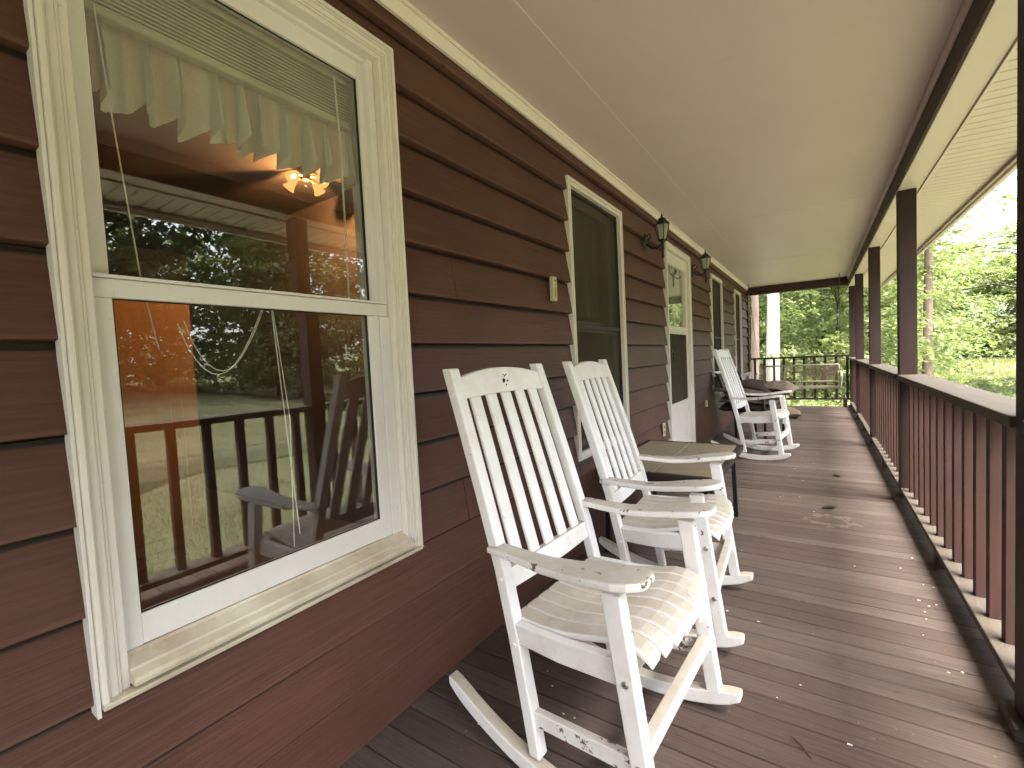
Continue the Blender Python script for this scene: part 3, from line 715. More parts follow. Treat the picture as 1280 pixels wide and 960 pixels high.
# ------------------------------------------------------------------ wall lanterns
def lantern(y, label):
    t = empty('wall_lantern', (.018, y, 2.0), 0, label, 'wall lamp', 'black carriage lanterns on the siding')
    m_ = MB(); m_.loft([[(.0, u * .028 * math.cos(a), .02 + .07 * math.sin(a)) for a in [i * math.pi / 8 for i in range(16)]] for u in (1,)] + [[(.014, .022 * math.cos(a), .02 + .06 * math.sin(a)) for a in [i * math.pi / 8 for i in range(16)]]]); m_.build('backplate', M['black'], t)
    m_ = MB(); m_.tube([(.014, 0, .0), (.05, 0, -.035), (.095, 0, -.045), (.13, 0, -.02), (.14, 0, .005)], .0075, 8)
    m_.tube([(.012, 0, .06), (.04, 0, .08), (.05, 0, .05), (.03, 0, .03)], .005, 6); m_.build('bracket_arm', M['black'], t, smooth=True)
    cx = .14
    m_ = MB(); secs = []
    def hexr(r_, z): return [(cx + r_ * math.cos(a), r_ * math.sin(a), z) for a in [i * math.pi / 3 for i in range(6)]]
    m_.loft([hexr(.030, .0), hexr(.034, .010), hexr(.030, .016)]); 
    m_.tube([(cx, 0, .0), (cx, 0, -.035), (cx, 0, -.09), (cx, 0, -.115), (cx, 0, -.125), (cx, 0, -.14)], [.016, .010, .008, .011, .006, .002], 8)
    m_.loft([hexr(.057, .125), hexr(.060, .132), hexr(.036, .160), hexr(.022, .166)]); m_.loft([hexr(.034, .167), hexr(.028, .176), hexr(.010, .186)]); m_.tube([(cx, 0, .18), (cx, 0, .196), (cx, 0, .206), (cx, 0, .222)], [.006, .009, .005, .001], 8)
    for i in range(6):
        a = i * math.pi / 3; m_.tube([(cx + .031 * math.cos(a), .031 * math.sin(a), .014), (cx + .055 * math.cos(a), .055 * math.sin(a), .127)], .0035, 5)
    m_.build('lantern_cage', M['black'], t)
    m_ = MB(); m_.loft([hexr(.028, .016), hexr(.052, .125)], cap=False); m_.build('glass_panel', M['frost'], t)
    m_ = MB(); m_.tube([(cx, 0, .02), (cx, 0, .05), (cx, 0, .08), (cx, 0, .1)], [.01, .012, .018, .006], 8); m_.build('bulb', M['sash'], t, smooth=True)
lantern(3.70, 'black carriage lantern left of the storm door')
lantern(5.36, 'black carriage lantern right of the storm door')
# thermometer, outlet
th = empty('wall_thermometer', (.0185, 2.107, 1.485), 0, 'narrow yellowed thermometer on the siding left of the dark screened window', 'thermometer')
m_ = MB(); m_.box(0, .022, -.021, .021, -.062, .062); m_.build('case', M['thermo'], th, bevel=.003)
m_ = MB(); m_.box(.0222, .0232, -.004, .004, -.045, .01); m_.box(.0222, .0232, -.008, .008, .036, .046); m_.box(.0222, .0230, -.006, .006, .018, .024); m_.build('scale_marking', M['red_line'], th)
ot = empty('wall_outlet', (.018, 4.06, .46), 0, 'small cream outlet plate low on the siding left of the storm door', 'outlet')
m_ = MB(); m_.box(0, .006, -.036, .036, -.058, .058); m_.build('cover_plate', M['plate'], ot, bevel=.003)
m_ = MB(); m_.box(.0062, .0085, -.014, .014, .012, .036); m_.box(.0062, .0085, -.014, .014, -.036, -.012); m_.build('socket', M['bark_grey'], ot, bevel=.002)
ot2 = empty('wall_outlet', (.018, 5.86, .50), 0, 'small pale outlet box on the siding behind the far rocking chair', 'outlet')
m_ = MB(); m_.box(0, .022, -.022, .022, -.038, .038); m_.build('cover_plate', M['plate'], ot2, bevel=.003)

# ------------------------------------------------------------------ patio chair with cushion pile
pc = empty('patio_lounger', (.53, 6.50, 0), R(-13), 'black metal patio lounger with white top bar leaning back against the siding', 'lounge chair')
for s, nm in ((-.33, 0), (.33, 1)):
    m_ = MB(); m_.tube([(-.40, s, .84), (-.36, s, .80), (-.30, s, .64), (-.22, s, .46), (-.17, s, .30), (-.16, s, .0)], .016, 8); m_.build('back_leg', M['black'], pc, smooth=True)
    m_ = MB(); m_.tube([(-.28, s, .60), (-.05, s, .585), (.11, s, .585), (.16, s, .56), (.17, s, .30), (.17, s, .0)], .016, 8); m_.build('front_leg', M['black'], pc, smooth=True)
    m_ = MB(); m_.tube([(-.2, s * .96, .36), (.17, s * .96, .40)], .013, 8); m_.build('side_rail', M['black'], pc, smooth=True)
m_ = MB(); m_.box(-.425, -.395, -.35, .35, .80, .865); m_.build('top_bar', M['chair'], pc, bevel=.008)
m_ = MB(); m_.loft([[(x, -.31, z), (x + .006, -.31, z + .006), (x + .006, .31, z + .006), (x, .31, z)] for x, z in ((-.40, .83), (-.33, .66), (-.24, .46), (-.19, .38), (0, .36), (.17, .385))]); m_.build('sling', M['cush_brown'], pc)
def cushion(name, loc, rot, sx_, sy, sz, mat, label, sag=.02, seed=0):
    rr = random.Random(seed); nx, ny = 40, 32; vs = []; fs = []
    def sh(u): return (max(0, 1 - abs(u) ** 3.2)) ** .42
    ph = [rr.uniform(0, 6) for _ in range(4)]
    for side in (1, -1):
        for j in range(ny + 1):
            for i in range(nx + 1):
                u = -1 + 2 * i / nx; v = -1 + 2 * j / ny
                h_ = sh(u) * sh(v)
                wob = .20 * math.sin(u * 4 + ph[0]) * math.sin(v * 3 + ph[1]) + .13 * math.sin(9 * u + 3 * v + ph[2]) + .09 * math.sin(13 * v - 5 * u + ph[3])
                edge = 1 - .04 * abs(math.sin(3 * v + ph[3]))
                vs.append((u * sx_ * edge, v * sy, side * sz * h_ * (1 + wob) - sag * (u * u + v * v) ))
    o0 = (nx + 1) * (ny + 1)
    for k in (0, 1):
        for j in range(ny):
            for i in range(nx):
                a = k * o0 + j * (nx + 1) + i; q = (a, a + 1, a + nx + 2, a + nx + 1)
                fs.append(q if k == 0 else q[::-1])
    m_ = MB(); m_.add(vs, fs); o = m_.build(name, mat, smooth=True)
    o.location = loc; o.rotation_euler = rot
    return tag(o, label, 'cushion', 'patio cushions heaped on the lounger')
cushion('seat_cushion', (.46, 6.5, .43), (0, R(-1), R(-12)), .33, .31, .062, M['cush_brown'], 'dark brown cushion at the bottom of the heap on the black lounger', seed=1)
cushion('seat_cushion', (.46, 6.5, .515), (0, R(2), R(-8)), .33, .33, .042, M['cush_taupe'], 'taupe cushion second from the bottom of the heap', seed=2)
cushion('seat_cushion', (.50, 6.50, .578), (0, R(-2), R(-13)), .33, .33, .034, M['cush_brown'], 'thin dark brown cushion in the middle of the heap', seed=3)
cushion('seat_cushion', (.40, 6.5, .642), (0, R(5), R(-10)), .33, .34, .040, M['cush_taupe'], 'rumpled taupe cushion second from the top of the heap', seed=4)
cushion('seat_cushion', (.50, 6.50, .705), (0, R(9), R(-12)), .24, .30, .030, M['cush_brown'], 'dark folded cushion lying at the wall side on top of the heap', sag=.03, seed=7)
cushion('seat_cushion', (.76, 6.50, .682), (0, R(10), R(-8)), .19, .27, .038, M['cush_beige'], 'puffy beige-edged cushion on top of the heap, overhanging toward the walkway', sag=.035, seed=5)
o = cushion('floor_cushion', (.68, 8.6, .078), (0, 0, R(12)), .21, .26, .075, M['cush_beige'], 'thick brown and beige cushion lying on the deck between the cushion heap and the swing', sag=0, seed=6)
o['group'] = 'cushions around the lounger'
jar = empty('rope_bundle', (.33, 6.93, .70), 0, 'small coil of pale blue-white cord hooked over the lounger back', 'rope')
m_ = MB()
for k in range(4):
    m_.tube([(.0 + .05 * math.cos(a) + .008 * k, .006 * k, .03 + .075 * math.sin(a + .3 * k) + .005 * k) for a in [i * 2 * math.pi / 16 for i in range(17)]], .0055, 6)
m_.build('coil', M['chair'], jar, smooth=True)

# ------------------------------------------------------------------ porch swing at the far end
sw = empty('porch_swing', (.86, 9.42, 0), 0, 'pale weathered two-seat swing hanging on chains at the porch end', 'swing')
m_ = MB(); X = .585
m_.tube([(-X, .14, .80), (X, .14, .80)], .013, 8); m_.tube([(-X, .14, .80), (-X - .04, .02, .44)], .012, 8); m_.tube([(X, .14, .80), (X + .03, .02, .44)], .012, 8); m_.tube([(-X, .05, .52), (X, .05, .52)], .011, 8); m_.tube([(-.2, .14, .80), (-.23, .03, .46)], .010, 8)
m_.build('back_frame', M['swing'], sw, smooth=True)
m_ = MB(); m_.box(-X + .01, X - .01, .08, .084, .49, .79); 
for v in m_.v[:]: pass
m_.build('back_mesh', M['slingmesh'], sw)
m_ = MB(); m_.box(-X, X, -.40, -.37, .425, .46); m_.box(-X, X, .0, .03, .415, .45); m_.box(-X, -X + .03, -.37, .0, .42, .45); m_.box(X - .03, X, -.37, .0, .42, .45); m_.build('seat_frame', M['swing'], sw, bevel=.004)
m_ = MB(); m_.box(-X + .03, X - .03, -.37, .0, .437, .441); m_.build('seat_mesh', M['slingmesh'], sw)
for s in (-1, 1):
    m_ = MB(); m_.tube([(s * (X + .02), .11, .66), (s * (X + .02), -.1, .685), (s * (X + .02), -.32, .66), (s * (X + .02), -.37, .60), (s * X, -.385, .46)], .016, 8); m_.build('armrest', M['chair'], sw, smooth=True)
    m_ = MB(); top = 2.318; link = 0; z = .80
    # chains: small alternating links
    p0 = Vector((s * (X + .02), .10, .68)); p1 = Vector((s * (X + .02 if s > 0 else X + .16), .02, top - .03)); Lc = (p1 - p0).length; n = int(Lc / .032)
    for k in range(n):
        a = p0.lerp(p1, k / n); b = p0.lerp(p1, (k + 1.25) / n if k < n - 1 else 1)
        dx, dy = (.006, 0) if k % 2 else (0, .006)
        m_.tube([(a.x + dx, a.y + dy, a.z), (b.x + dx, b.y + dy, b.z)], .0022, 4); m_.tube([(a.x - dx, a.y - dy, a.z), (b.x - dx, b.y - dy, b.z)], .0022, 4)
    m_.tube([(p1.x, p1.y, p1.z - .01), (p1.x, p1.y, top)], .005, 6)
    m_.build('chain', M['chain'], sw)

# ------------------------------------------------------------------ small debris on the deck
fk = MB(); rr = random.Random(12)
sp_ = [(.455+rr.uniform(-.2,.25), 1.03+rr.uniform(-.2,.4)) for _ in range(9)] + [(1.0+rr.uniform(-.25,.3), 1.7+rr.uniform(-.2,1.2)) for _ in range(9)] + [(1.53+rr.uniform(-.07,.05), 2.2+rr.uniform(-.2,.9)) for _ in range(12)] + [(.9+rr.uniform(0,.6), 3+rr.uniform(0,3.5)) for _ in range(16)]
for x, y in sp_:
    r_ = rr.uniform(.0015, .0045); a0 = rr.uniform(0, 6.28); n = 6
    top = [(x + r_ * rr.uniform(.5, 1.2) * math.cos(a0 + i * 6.283 / n) * 1.5, y + r_ * rr.uniform(.5, 1.2) * math.sin(a0 + i * 6.283 / n), .0036 + rr.uniform(0, .001)) for i in range(n)]
    fk.loft([[(a, b, c - .0012) for a, b, c in top], top])
tag(fk.build('paint_flakes', M['flake']), 'tiny white paint flakes and crumbs scattered on the deck boards', 'debris', kind='stuff')
def dryleaf(x, y, s_, rz, label, name='dry_leaf'):
    m_ = MB(); secs = []
    for i in range(7):
        u = i / 6; w = s_ * .28 * math.sin(math.pi * min(1, u * .95 + .03)) + .0006; z = .004 + s_ * .25 * (u - .5) ** 2
        secs.append([(s_ * (u - .5), -w, z + w * .5), (s_ * (u - .5), 0, z), (s_ * (u - .5), w, z + w * .4), (s_ * (u - .5), 0, z + .0012)])
    m_.loft(secs); o = m_.build(name, M['leafdry']); o.location = (x, y, 0); o.rotation_euler = (0, 0, rz); tag(o, label, 'leaf')
dryleaf(1.205, 3.78, .10, .5, 'curled dark dry leaf on the deck just beyond the pale water stain')
dryleaf(1.27, 4.75, .07, -.6, 'small dry leaf on the deck farther along, near the middle of the walkway')
m_ = MB(); m_.tube([(1.075, 1.475, .005), (1.10, 1.45, .008), (1.125, 1.415, .005)], [.001, .0025, .0012], 5); tag(m_.build('twig', M['leafdry']), 'short dark twig lying on the deck at the bottom of the photo', 'twig')

# ------------------------------------------------------------------ ground, pond
def gh(x, y):
    base = -.85 - .25 * np.clip((x - 2) / 6, 0, 1)
    # stream / pond channel
    xc = 11.5 + .6 * np.sin(y * .25)
    wd = 1.3 + np.clip((y - 12.5) * 1.8, 0, 24)
    cen = xc + np.clip((y - 8) * .18, 0, 14)
    dd_ = np.abs(x - cen) / wd
    shore = np.clip((54 - y) / 4, 0, 1) * np.clip((y + 60) / 10, 0, 1) * np.clip((x - 2.6 - .04 * np.maximum(y, 0)) / 1.2, 0, 1)
    dip = 1.15 * (1 - np.clip((dd_ - .8) / .35, 0, 1) ** 1.0) * shore
    rise = np.clip((y - 54) / 40, 0, 1) * 3.0 + np.clip((x - 46) / 40, 0, 1) * 3.0 + np.clip((-x - 8) / 40, 0, 1) * 2.
    rise = rise + np.clip((x - cen - wd - 1.5) / 22, 0, 1) * 1.5 * np.clip((50 - y) / 12, 0, 1)
    far = np.clip((y - 13) / 30, 0, 1) * .6 * (x < cen - wd)
    bumps = .06 * np.sin(x * .9 + y * .4) * np.sin(y * .7) + .03 * np.sin(2.3 * x) * np.cos(1.9 * y)
    return base - dip + rise + far + bumps
def axis(lo, hi, fine_lo, fine_hi, fs_, cs):
    a = list(np.arange(fine_lo, fine_hi, fs_)); v = fine_hi; st = fs_
    while v < hi: a.append(v); st *= 1.15; v += st
    a.append(hi); v = fine_lo - fs_; st = fs_; b = []
    while v > lo: b.append(v); st *= 1.15; v -= st
    b.append(lo); return np.array(sorted(set(b + a)))
gx = axis(-400, 400, -6, 45, .5, 1); gy = axis(-400, 400, -20, 62, .5, 1)
XX, YY = np.meshgrid(gx, gy); ZZ = gh(XX, YY)
def np_mesh(name, V, F, mat, smooth=False):
    """V (n,3), F (m,k) arrays"""
    me = bpy.data.meshes.new(name); me.vertices.add(len(V)); me.vertices.foreach_set('co', np.ascontiguousarray(V, dtype=np.float32).ravel())
    k = F.shape[1]; me.loops.add(F.size); me.loops.foreach_set('vertex_index', F.astype(np.int32).ravel())
    me.polygons.add(len(F)); me.polygons.foreach_set('loop_start', (np.arange(len(F)) * k).astype(np.int32))
    if smooth: me.polygons.foreach_set('use_smooth', np.ones(len(F), bool))
    me.update(calc_edges=True); me.validate(); me.materials.append(mat); return me
nxx, nyy = len(gx), len(gy); idx = np.arange(nxx * nyy).reshape(nyy, nxx)
Fg = np.stack([idx[:-1, :-1].ravel(), idx[:-1, 1:].ravel(), idx[1:, 1:].ravel(), idx[1:, :-1].ravel()], 1)
def ground_mat():
    m, nt, out = nodes_of('lawn_and_leaf_litter')
    a = noise(nt, .25, (1,1,1), 5); f = noise(nt, 9, (1,1,1), 6, rough=.7)
    c = mixc(nt, ramp(nt, a, .4, .6), (.125,.14,.075), (.18,.18,.11))
    c = mixc(nt, ramp(nt, f, .35, .7, 0, .6), c, (.17,.15,.07))
    b = bsdf(nt, out, c, .9, .1); bump(nt, b, f, 1., .05); return m
g = bpy.data.objects.new('ground', np_mesh('ground', np.stack([XX.ravel(), YY.ravel(), ZZ.ravel()], 1), Fg, ground_mat(), True)); COL.objects.link(g); tag(g, kind='structure')
def water_mat():
    m, nt, out = nodes_of('still_pond_water')
    nz = noise(nt, 1.2, (1, 1, 1), 3)
    b = bsdf(nt, out, (.035,.045,.022), .03, .5); bump(nt, b, nz, .03, .01); return m
wt = MB(); wt.add([(-2, -70, -1.55), (60, -70, -1.55), (60, 64, -1.55), (-2, 64, -1.55)], [(0, 1, 2, 3)]); tag(wt.build('pond', water_mat()), kind='structure')

# ------------------------------------------------------------------ vegetation
def leaves(P, up, size, jit=.6, rs=None):
    """P (n,3) centres, up (n,3) preferred normal -> quads"""
    r = rs or rng; n = len(P)
    nr = up + r.normal(0, jit, (n, 3)); nr /= np.linalg.norm(nr, axis=1)[:, None] + 1e-9
    t = np.cross(nr, r.normal(0, 1, (n, 3))); t /= np.linalg.norm(t, axis=1)[:, None] + 1e-9
    b = np.cross(nr, t); s = (size * r.uniform(.6, 1.3, n))[:, None]
    V = np.stack([P - t * s, P + b * s * .5 + nr * s * .12, P + t * s, P - b * s * .5 + nr * s * .12], 1).reshape(-1, 3)
    F = np.arange(4 * n).reshape(n, 4); return V, F
def sprays(centers, rad, per, size, flat_=.16, up=(0, 0, 1)):
    n = len(centers); C_ = np.repeat(centers, per, 0); m = len(C_)
    a = rng.uniform(0, 2 * np.pi, m); q = np.sqrt(rng.uniform(0, 1, m)); rr_ = np.repeat(rng.uniform(.5, 1.15, n) * rad, per)
    tilt = np.repeat(rng.normal(0, .22, (n, 2)), per, 0)
    dx = np.cos(a) * q * rr_; dy = np.sin(a) * q * rr_
    dz = dx * tilt[:, 0] + dy * tilt[:, 1] - .22 * (q ** 2) * rr_ + rng.normal(0, flat_, m) * rr_
    P = C_ + np.stack([dx, dy, dz], 1)
    nrm = np.stack([-tilt[:, 0] + np.cos(a) * .25, -tilt[:, 1] + np.sin(a) * .25, np.ones(m)], 1)
    return leaves(P, nrm, size)
def crown_centers(n, R_, z0, z1, shape='broad'):
    c = []
    while len(c) < n:
        u = rng.uniform(0, 1); th_ = rng.uniform(0, 2 * np.pi)
        if shape == 'broad': rm = R_ * (np.sin(np.pi * (u * .80 + .14)) ** .7)
        elif shape == 'bush': rm = R_ * (1 - u ** 2.2) ** .6
        else: rm = R_ * (1 - u) ** .8 + .15
        rm *= 1 + .28 * np.sin(3 * th_ + 5 * u) 
        r = rm * rng.uniform(.15, 1) ** .5
        c.append((r * np.cos(th_), r * np.sin(th_), z0 + (z1 - z0) * u))
    return np.array(c)
def make_tree(name, H_, R_, z0, r0, leafm, barkm, ns, per, size, rad, label, loc, shape='broad', lean=(0, 0), cat='tree', group=None, limbs=14):
    t = empty(name, loc, rng.uniform(0, .01), label, cat, group)
    cs = crown_centers(ns, R_, z0, H_, shape)
    cs[:, 0] += lean[0] * cs[:, 2]; cs[:, 1] += lean[1] * cs[:, 2]
    V, F = sprays(cs, rad, per, size)
    o = bpy.data.objects.new('crown', np_mesh('crown', V, F, M[leafm])); COL.objects.link(o); o.parent = t
    tr = MB(); pts = []; rs = []
    for i in range(9):
        u = i / 8; pts.append((lean[0] * H_ * u * .92 + .10 * math.sin(3 * u + H_), lean[1] * H_ * u * .92 + .08 * math.sin(4 * u), -.35 + (H_ * .93 + .35) * u)); rs.append(r0 * (1 - .82 * u) * (1.25 if i == 0 else 1))
    tr.tube(pts, rs, 12)
    for k in range(limbs):
        c_ = cs[rng.integers(0, ns)]; zb = max(z0 * .75, c_[2] - rng.uniform(.5, 1.8)); zb = min(zb, H_ * .85); u = (zb + .35) / (H_ * .93 + .35); i = min(int(u * 8), 7); q = u * 8 - i
        bp = Vector(pts[i]).lerp(Vector(pts[i + 1]), q); e = Vector(c_); mid = bp.lerp(e, .5) + Vector((0, 0, .12 * (e - bp).length))
        rb = max(.012, r0 * (1 - .82 * u) * .45); tr.tube([tuple(bp), tuple(mid), tuple(e)], [rb, rb * .6, rb * .2], 6)
    tr.build('trunk', M[barkm], t, smooth=True)
    return t
# trees beyond the porch end
T = []
gz = lambda x, y: float(gh(np.array(x), np.array(y)))
T.append(make_tree('pale_trunk_tree', 13, 3.6, 5.8, .20, 'leaf', 'bark_pale', 60, 60, .085, .8, 'tall tree with a wide pale smooth trunk beyond the end railing', (-.02, 15, gz(0, 15)), lean=(.012, 0)))
T.append(make_tree('brown_trunk_tree', 12, 2.6, 5.8, .12, 'leaf', 'bark_pink', 50, 60, .085, .8, 'tree with a pinkish brown trunk left of the pale one, next to the house corner', (-.27, 14.2, gz(-.3, 14.2)), lean=(-.008, 0)))
T.append(make_tree('dark_trunk_tree', 14, 3.6, 2.2, .22, 'leaf2', 'bark_dark', 120, 60, .09, .9, 'dark trunked tree among bright leaves behind the swing', (1.35, 21, gz(1.3, 21))))
T.append(make_tree('pond_side_tree', 15, 3.0, 5.2, .125, 'leaf2', 'bark_pink', 80, 60, .09, .8, 'slender leaning brown-trunked tree at the pond edge, seen beside the post', (3.62, 17.2, gz(3.6, 17.2)), lean=(.035, 0)))
T.append(make_tree('pond_side_tree', 12, 2.4, 5.0, .09, 'leaf2', 'bark_pink', 60, 60, .09, .8, 'thinner upright tree just left of the leaning pond-edge tree', (3.40, 17.8, gz(3.4, 17.8)), lean=(.0, 0)))
T.append(make_tree('overhanging_tree', 11, 5.0, 4.6, .16, 'leaf2', 'bark_dark', 66, 36, .075, .8, 'tree with thin airy branches hanging into the sky at the upper right', (8.6, 23.5, gz(8.6, 23.5)), limbs=30))
# understory trees and shrubs
U = [(-3.4, 16.5, 5.2, 2.0, 'leaf'), (1.6, 17, 4.6, 1.9, 'leaf2'), (2.5, 17.5, 5.5, 2.1, 'leaf2'), (-1.6, 20, 6.5, 2.6, 'leaf'), (.2, 23, 8, 2.8, 'leaf2'), (2.9, 24, 8.5, 2.8, 'leaf2'), (1.4, 28, 10, 3.4, 'leaf'), (-1.8, 27, 10, 3.2, 'leaf'), (4.0, 31, 10, 3.2, 'leaf'), (-3.8, 18, 7, 2.6, 'leaf')]
UL = ['leafy sapling low beside the house corner beyond the end railing', 'bright green young tree straight behind the swing', 'yellow-green young tree behind the far corner post', 'mid-height leafy tree behind the brown trunk', 'broad bright-leaved tree behind the pale trunk', 'full yellow-green tree between the corner posts and the pond', 'tall rounded green tree at the back of the end view', 'tall green tree at the back left of the end view', 'green tree at the left end of the pond', 'leafy tree mostly hidden by the house corner']
protos = {}
for i, (x, y, h_, r_, lm) in enumerate(U):
    key = (lm, h_ > 6.8)
    if key not in protos:
        big = h_ > 6.8
        o = make_tree('understory_tree', 8.5 if big else 5, 2.9 if big else 2.0, .25, .09 if big else .05, lm, 'bark_dark', 230 if big else 120, 62, .10 if big else .075, .75 if big else .55, UL[i], (x, y, gz(x, y)), shape='bush', group='leafy young trees beyond the porch end')
        protos[key] = (o, h_, r_)
    else:
        o0, h0, r0_ = protos[key]; o = copy_tree(o0); o.location = (x, y, gz(x, y)); o['label'] = UL[i]
        s_ = h_ / (8.5 if h_ > 6.8 else 5.); o.scale = (s_, s_, s_); o.rotation_euler = (0, 0, 1.3 * i)
# lawn-side trees that the near window mirrors
LT = [(39, 4, 17, 'leafd'), (40, 14, 18, 'leaf'), (38, -7, 16, 'leafd'), (38, 24, 18, 'leafd'), (41, 5, 19, 'leaf'), (34, 20, 13, 'leaf'), (38, -18, 16, 'leafd'), (29, 31, 13, 'leafd'), (36, 0, 20, 'leafd'), (37, 9.5, 20, 'leafd'), (36.5, -12, 19, 'leafd')]
LL = ['dark tree across the lawn, mirrored in the middle of the near window', 'green tree across the lawn, mirrored right of the mirrored post', 'dark tree across the lawn, mirrored at the left of the window', 'dark tree far across the lawn beyond the stream', 'taller green tree behind the lawn trees', 'lighter round tree near the stream', 'dark tree at the far left of the lawn', 'dark tree on the far bank of the pond', 'tall dark tree just across the stream, mirrored in the upper pane', 'tall dark tree across the stream to the right of the mirrored post', 'tall dark tree across the stream at the left edge of the mirrored view']
pr2 = {}
for i, (x, y, h_, lm) in enumerate(LT):
    if lm not in pr2:
        o = make_tree('lawn_tree', 11, 4.4, .9 if lm == 'leaf' else 2.4, .24, lm, 'bark_dark', 210, 60, .17, 1.15, LL[i], (x, y, gz(x, y)), group='trees across the lawn'); pr2[lm] = o
    else:
        o = copy_tree(pr2[lm]); o.location = (x, y, gz(x, y)); s_ = h_ / 11.; o.scale = (s_, s_, s_); o.rotation_euler = (0, 0, 1.9 * i)
    o['label'] = LL[i]
# far woodland: one mass
cs = []; sz = []
def ground_z(x, y): return gh(np.array([x]), np.array([y]))[0]
Vs = []; Fs = []; off = 0
def mass(x, y, h_, r_, n, per, size, rad):
    global off
    c_ = crown_centers(n, r_, .2, h_, 'bush'); c_[:, 0] += x; c_[:, 1] += y; c_[:, 2] += ground_z(x, y)
    V, F = sprays(c_, rad, per, size); Vs.append(V); Fs.append(F + off); off += len(V)
rr = random.Random(5)
for i in range(46):
    x = -14 + i * 1.55 + rr.uniform(-.6, .6); y = 58 + rr.uniform(0, 3) + .02 * x * x * .2; mass(x, y, rr.uniform(8.5, 12), rr.uniform(3.4, 4.6), 80, 80, .16, 1.3)
for i in range(34):
    x = -30 + i * 3.0; y = 68 + rr.uniform(0, 8); mass(x, y, rr.uniform(9, 13), 5, 80, 60, .22, 1.7)
for i in range(30):
    y = -60 + i * 4.0; x = 46 + rr.uniform(0, 6) - .0 * y; mass(x, y, rr.uniform(12, 17), 5, 80, 30, .34, 1.6); mass(x - 12 + rr.uniform(-2, 2), y + 2, rr.uniform(1.6, 3), 2.2, 14, 40, .16, .7) if -30 < y < 45 else None
for i in range(22):
    x = -30 + i * 1.7; y = 36 + rr.uniform(-2, 4); 
    if x < 4: mass(x, y, rr.uniform(9, 14), 3.6, 90, 36, .20, 1.1)
wd_ = bpy.data.objects.new('woodland', np_mesh('woodland', np.concatenate(Vs), np.concatenate(Fs), M['leaf2'])); COL.objects.link(wd_)
tag(wd_, 'dense bright green woodland closing the view across the pond', 'woodland', kind='stuff')
# low growth: reeds on the far bank, shrubs and ground cover
def blades(P, h_, w):
    n = len(P); a = rng.uniform(0, 2*np.pi, n); hh = (h_ * rng.uniform(.6, 1.3, n))[:, None]; t = np.stack([np.cos(a), np.sin(a), np.zeros(n)], 1) * w
    lean = np.stack([rng.normal(0, .25, n), rng.normal(0, .25, n), np.ones(n)], 1) * hh
    V = np.stack([P - t, P + t, P + lean], 1).reshape(-1, 3); return V, np.arange(3 * n).reshape(n, 3)
M['reed'] = leaf_mat('yellow_reed', (.24,.25,.10), (.33,.31,.14), .4)
n = 9000; px = rng.uniform(2, 40, n); py = 53.2 + rng.uniform(-1.0, 2.5, n); P_ = np.stack([px, py, gh(px, py) - .05], 1)
V, F = blades(P_, .40, .04); o = bpy.data.objects.new('reeds', np_mesh('reeds', V, F, M['reed'])); COL.objects.link(o); tag(o, 'yellow-green reeds along the far edge of the pond', 'reeds', kind='stuff')
M['grass'] = leaf_mat('lawn_grass_blade', (.13,.165,.065), (.21,.23,.11), .4)
n = 420000; px = 2.2 + 26 * rng.uniform(0, 1, n) ** 1.6; py = rng.uniform(-6, 24, n); zz = gh(px, py); k = zz > -1.5; px, py, zz = px[k], py[k], zz[k]
V, F = blades(np.stack([px, py, zz - .01], 1), .055, .0045); o = bpy.data.objects.new('grass', np_mesh('grass', V, F, M['grass'])); COL.objects.link(o); tag(o, 'short lawn grass beside the porch down to the water', 'grass', kind='stuff')
n = 5200; px = rng.uniform(-5, 5.2, n); py = rng.uniform(11.5, 30, n); c_ = np.stack([px, py, gh(px, py) + rng.uniform(.05, .75, n) * rng.uniform(.3, 1, n)], 1)
c_ = c_[c_[:, 2] > -1.5]; V, F = sprays(c_, .35, 14, .06); o = bpy.data.objects.new('undergrowth', np_mesh('undergrowth', V, F, M['leaf2'])); COL.objects.link(o); tag(o, 'bright leafy undergrowth covering the ground beyond the end railing', 'undergrowth', kind='stuff')
n = 2600; px = rng.uniform(4.3, 9, n); py = 14 + rng.uniform(0, 9, n); zz = gh(px, py); k = zz > -1.62; px, py, zz = px[k], py[k], zz[k]
c_ = np.stack([px, py, zz + rng.uniform(.0, .4, len(px))], 1); V, F = sprays(c_, .3, 12, .05); o = bpy.data.objects.new('bank_plants', np_mesh('bank_plants', V, F, M['leaf'])); COL.objects.link(o); tag(o, 'low green plants along the near bank of the pond', 'plants', kind='stuff')

# ------------------------------------------------------------------ light
SUN_EL, SUN_AZ = 66., 118.       # azimuth measured from +Y toward +X
wrld = bpy.data.worlds.new('World'); SC.world = wrld; wrld.use_nodes = True
nt = wrld.node_tree; nt.nodes.clear()
sky = nt.nodes.new('ShaderNodeTexSky'); sky.sky_type = 'NISHITA'; sky.sun_disc = False; sky.sun_elevation = R(SUN_EL); sky.sun_rotation = R(SUN_AZ)
sky.dust_density = 4.; sky.air_density = 1.; sky.ozone_density = 1.
bg = nt.nodes.new('ShaderNodeBackground'); bg.inputs[1].default_value = .15
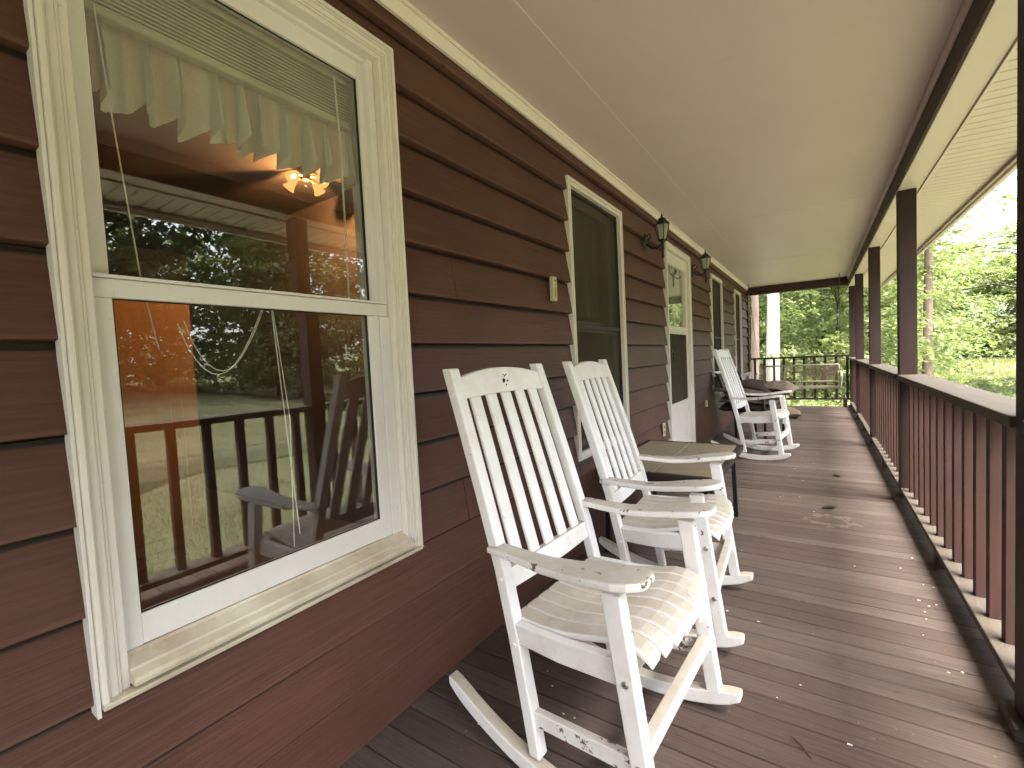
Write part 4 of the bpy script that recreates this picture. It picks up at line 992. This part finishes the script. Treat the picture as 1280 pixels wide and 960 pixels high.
# thin bright cloud cover over the blue
hs = nt.nodes.new('ShaderNodeHueSaturation'); hs.inputs['Saturation'].default_value = .45; nt.links.new(sky.outputs[0], hs.inputs['Color'])
nt.links.new(hs.outputs[0], bg.inputs[0])
wo = nt.nodes.new('ShaderNodeOutputWorld'); nt.links.new(bg.outputs[0], wo.inputs[0])
sl = bpy.data.lights.new('sun', 'SUN'); sl.energy = 1.8; sl.angle = R(45); sl.color = (1, .95, .86)
so_ = bpy.data.objects.new('sun', sl); COL.objects.link(so_)
dv = Vector((math.sin(R(SUN_AZ)) * math.cos(R(SUN_EL)), math.cos(R(SUN_AZ)) * math.cos(R(SUN_EL)), math.sin(R(SUN_EL))))
so_.rotation_euler = (-dv).to_track_quat('-Z', 'Y').to_euler()

# ------------------------------------------------------------------ camera
cam = bpy.data.cameras.new('camera'); co_ = bpy.data.objects.new('camera', cam); COL.objects.link(co_)
F_PX = 573.36; cam.sensor_width = 36; cam.lens = F_PX / 1280 * 36; cam.clip_end = 2000; cam.clip_start = .02
yaw, pitch, roll = R(33.80180816), R(2.83002462), R(-2.86473592)
cy, sy_ = math.cos(yaw), math.sin(yaw); cp, sp2 = math.cos(pitch), math.sin(pitch)
fwd = Vector((-sy_ * cp, cy * cp, -sp2)); right = Vector((cy, sy_, 0)); up = right.cross(fwd)
r_ = right * math.cos(roll) + up * math.sin(roll); u_ = up * math.cos(roll) - right * math.sin(roll)
co_.matrix_world = Matrix(((r_.x, u_.x, -fwd.x, 1.155), (r_.y, u_.y, -fwd.y, 0), (r_.z, u_.z, -fwd.z, 1.125), (0, 0, 0, 1)))
SC.camera = co_

SC.render.engine = 'CYCLES'
SC.cycles.use_denoising = True
try: SC.cycles.denoiser = 'OPENIMAGEDENOISE'
except Exception: pass
SC.cycles.max_bounces = 9; SC.cycles.diffuse_bounces = 5; SC.cycles.glossy_bounces = 4; SC.cycles.transmission_bounces = 4; SC.cycles.transparent_max_bounces = 12
SC.cycles.sample_clamp_indirect = 8
SC.cycles.use_adaptive_sampling = True; SC.cycles.adaptive_threshold = .02
SC.view_settings.view_transform = 'Standard'; SC.view_settings.look = 'None'; SC.view_settings.exposure = 3.3; SC.view_settings.gamma = 1.0
SC.view_settings.use_curve_mapping = False
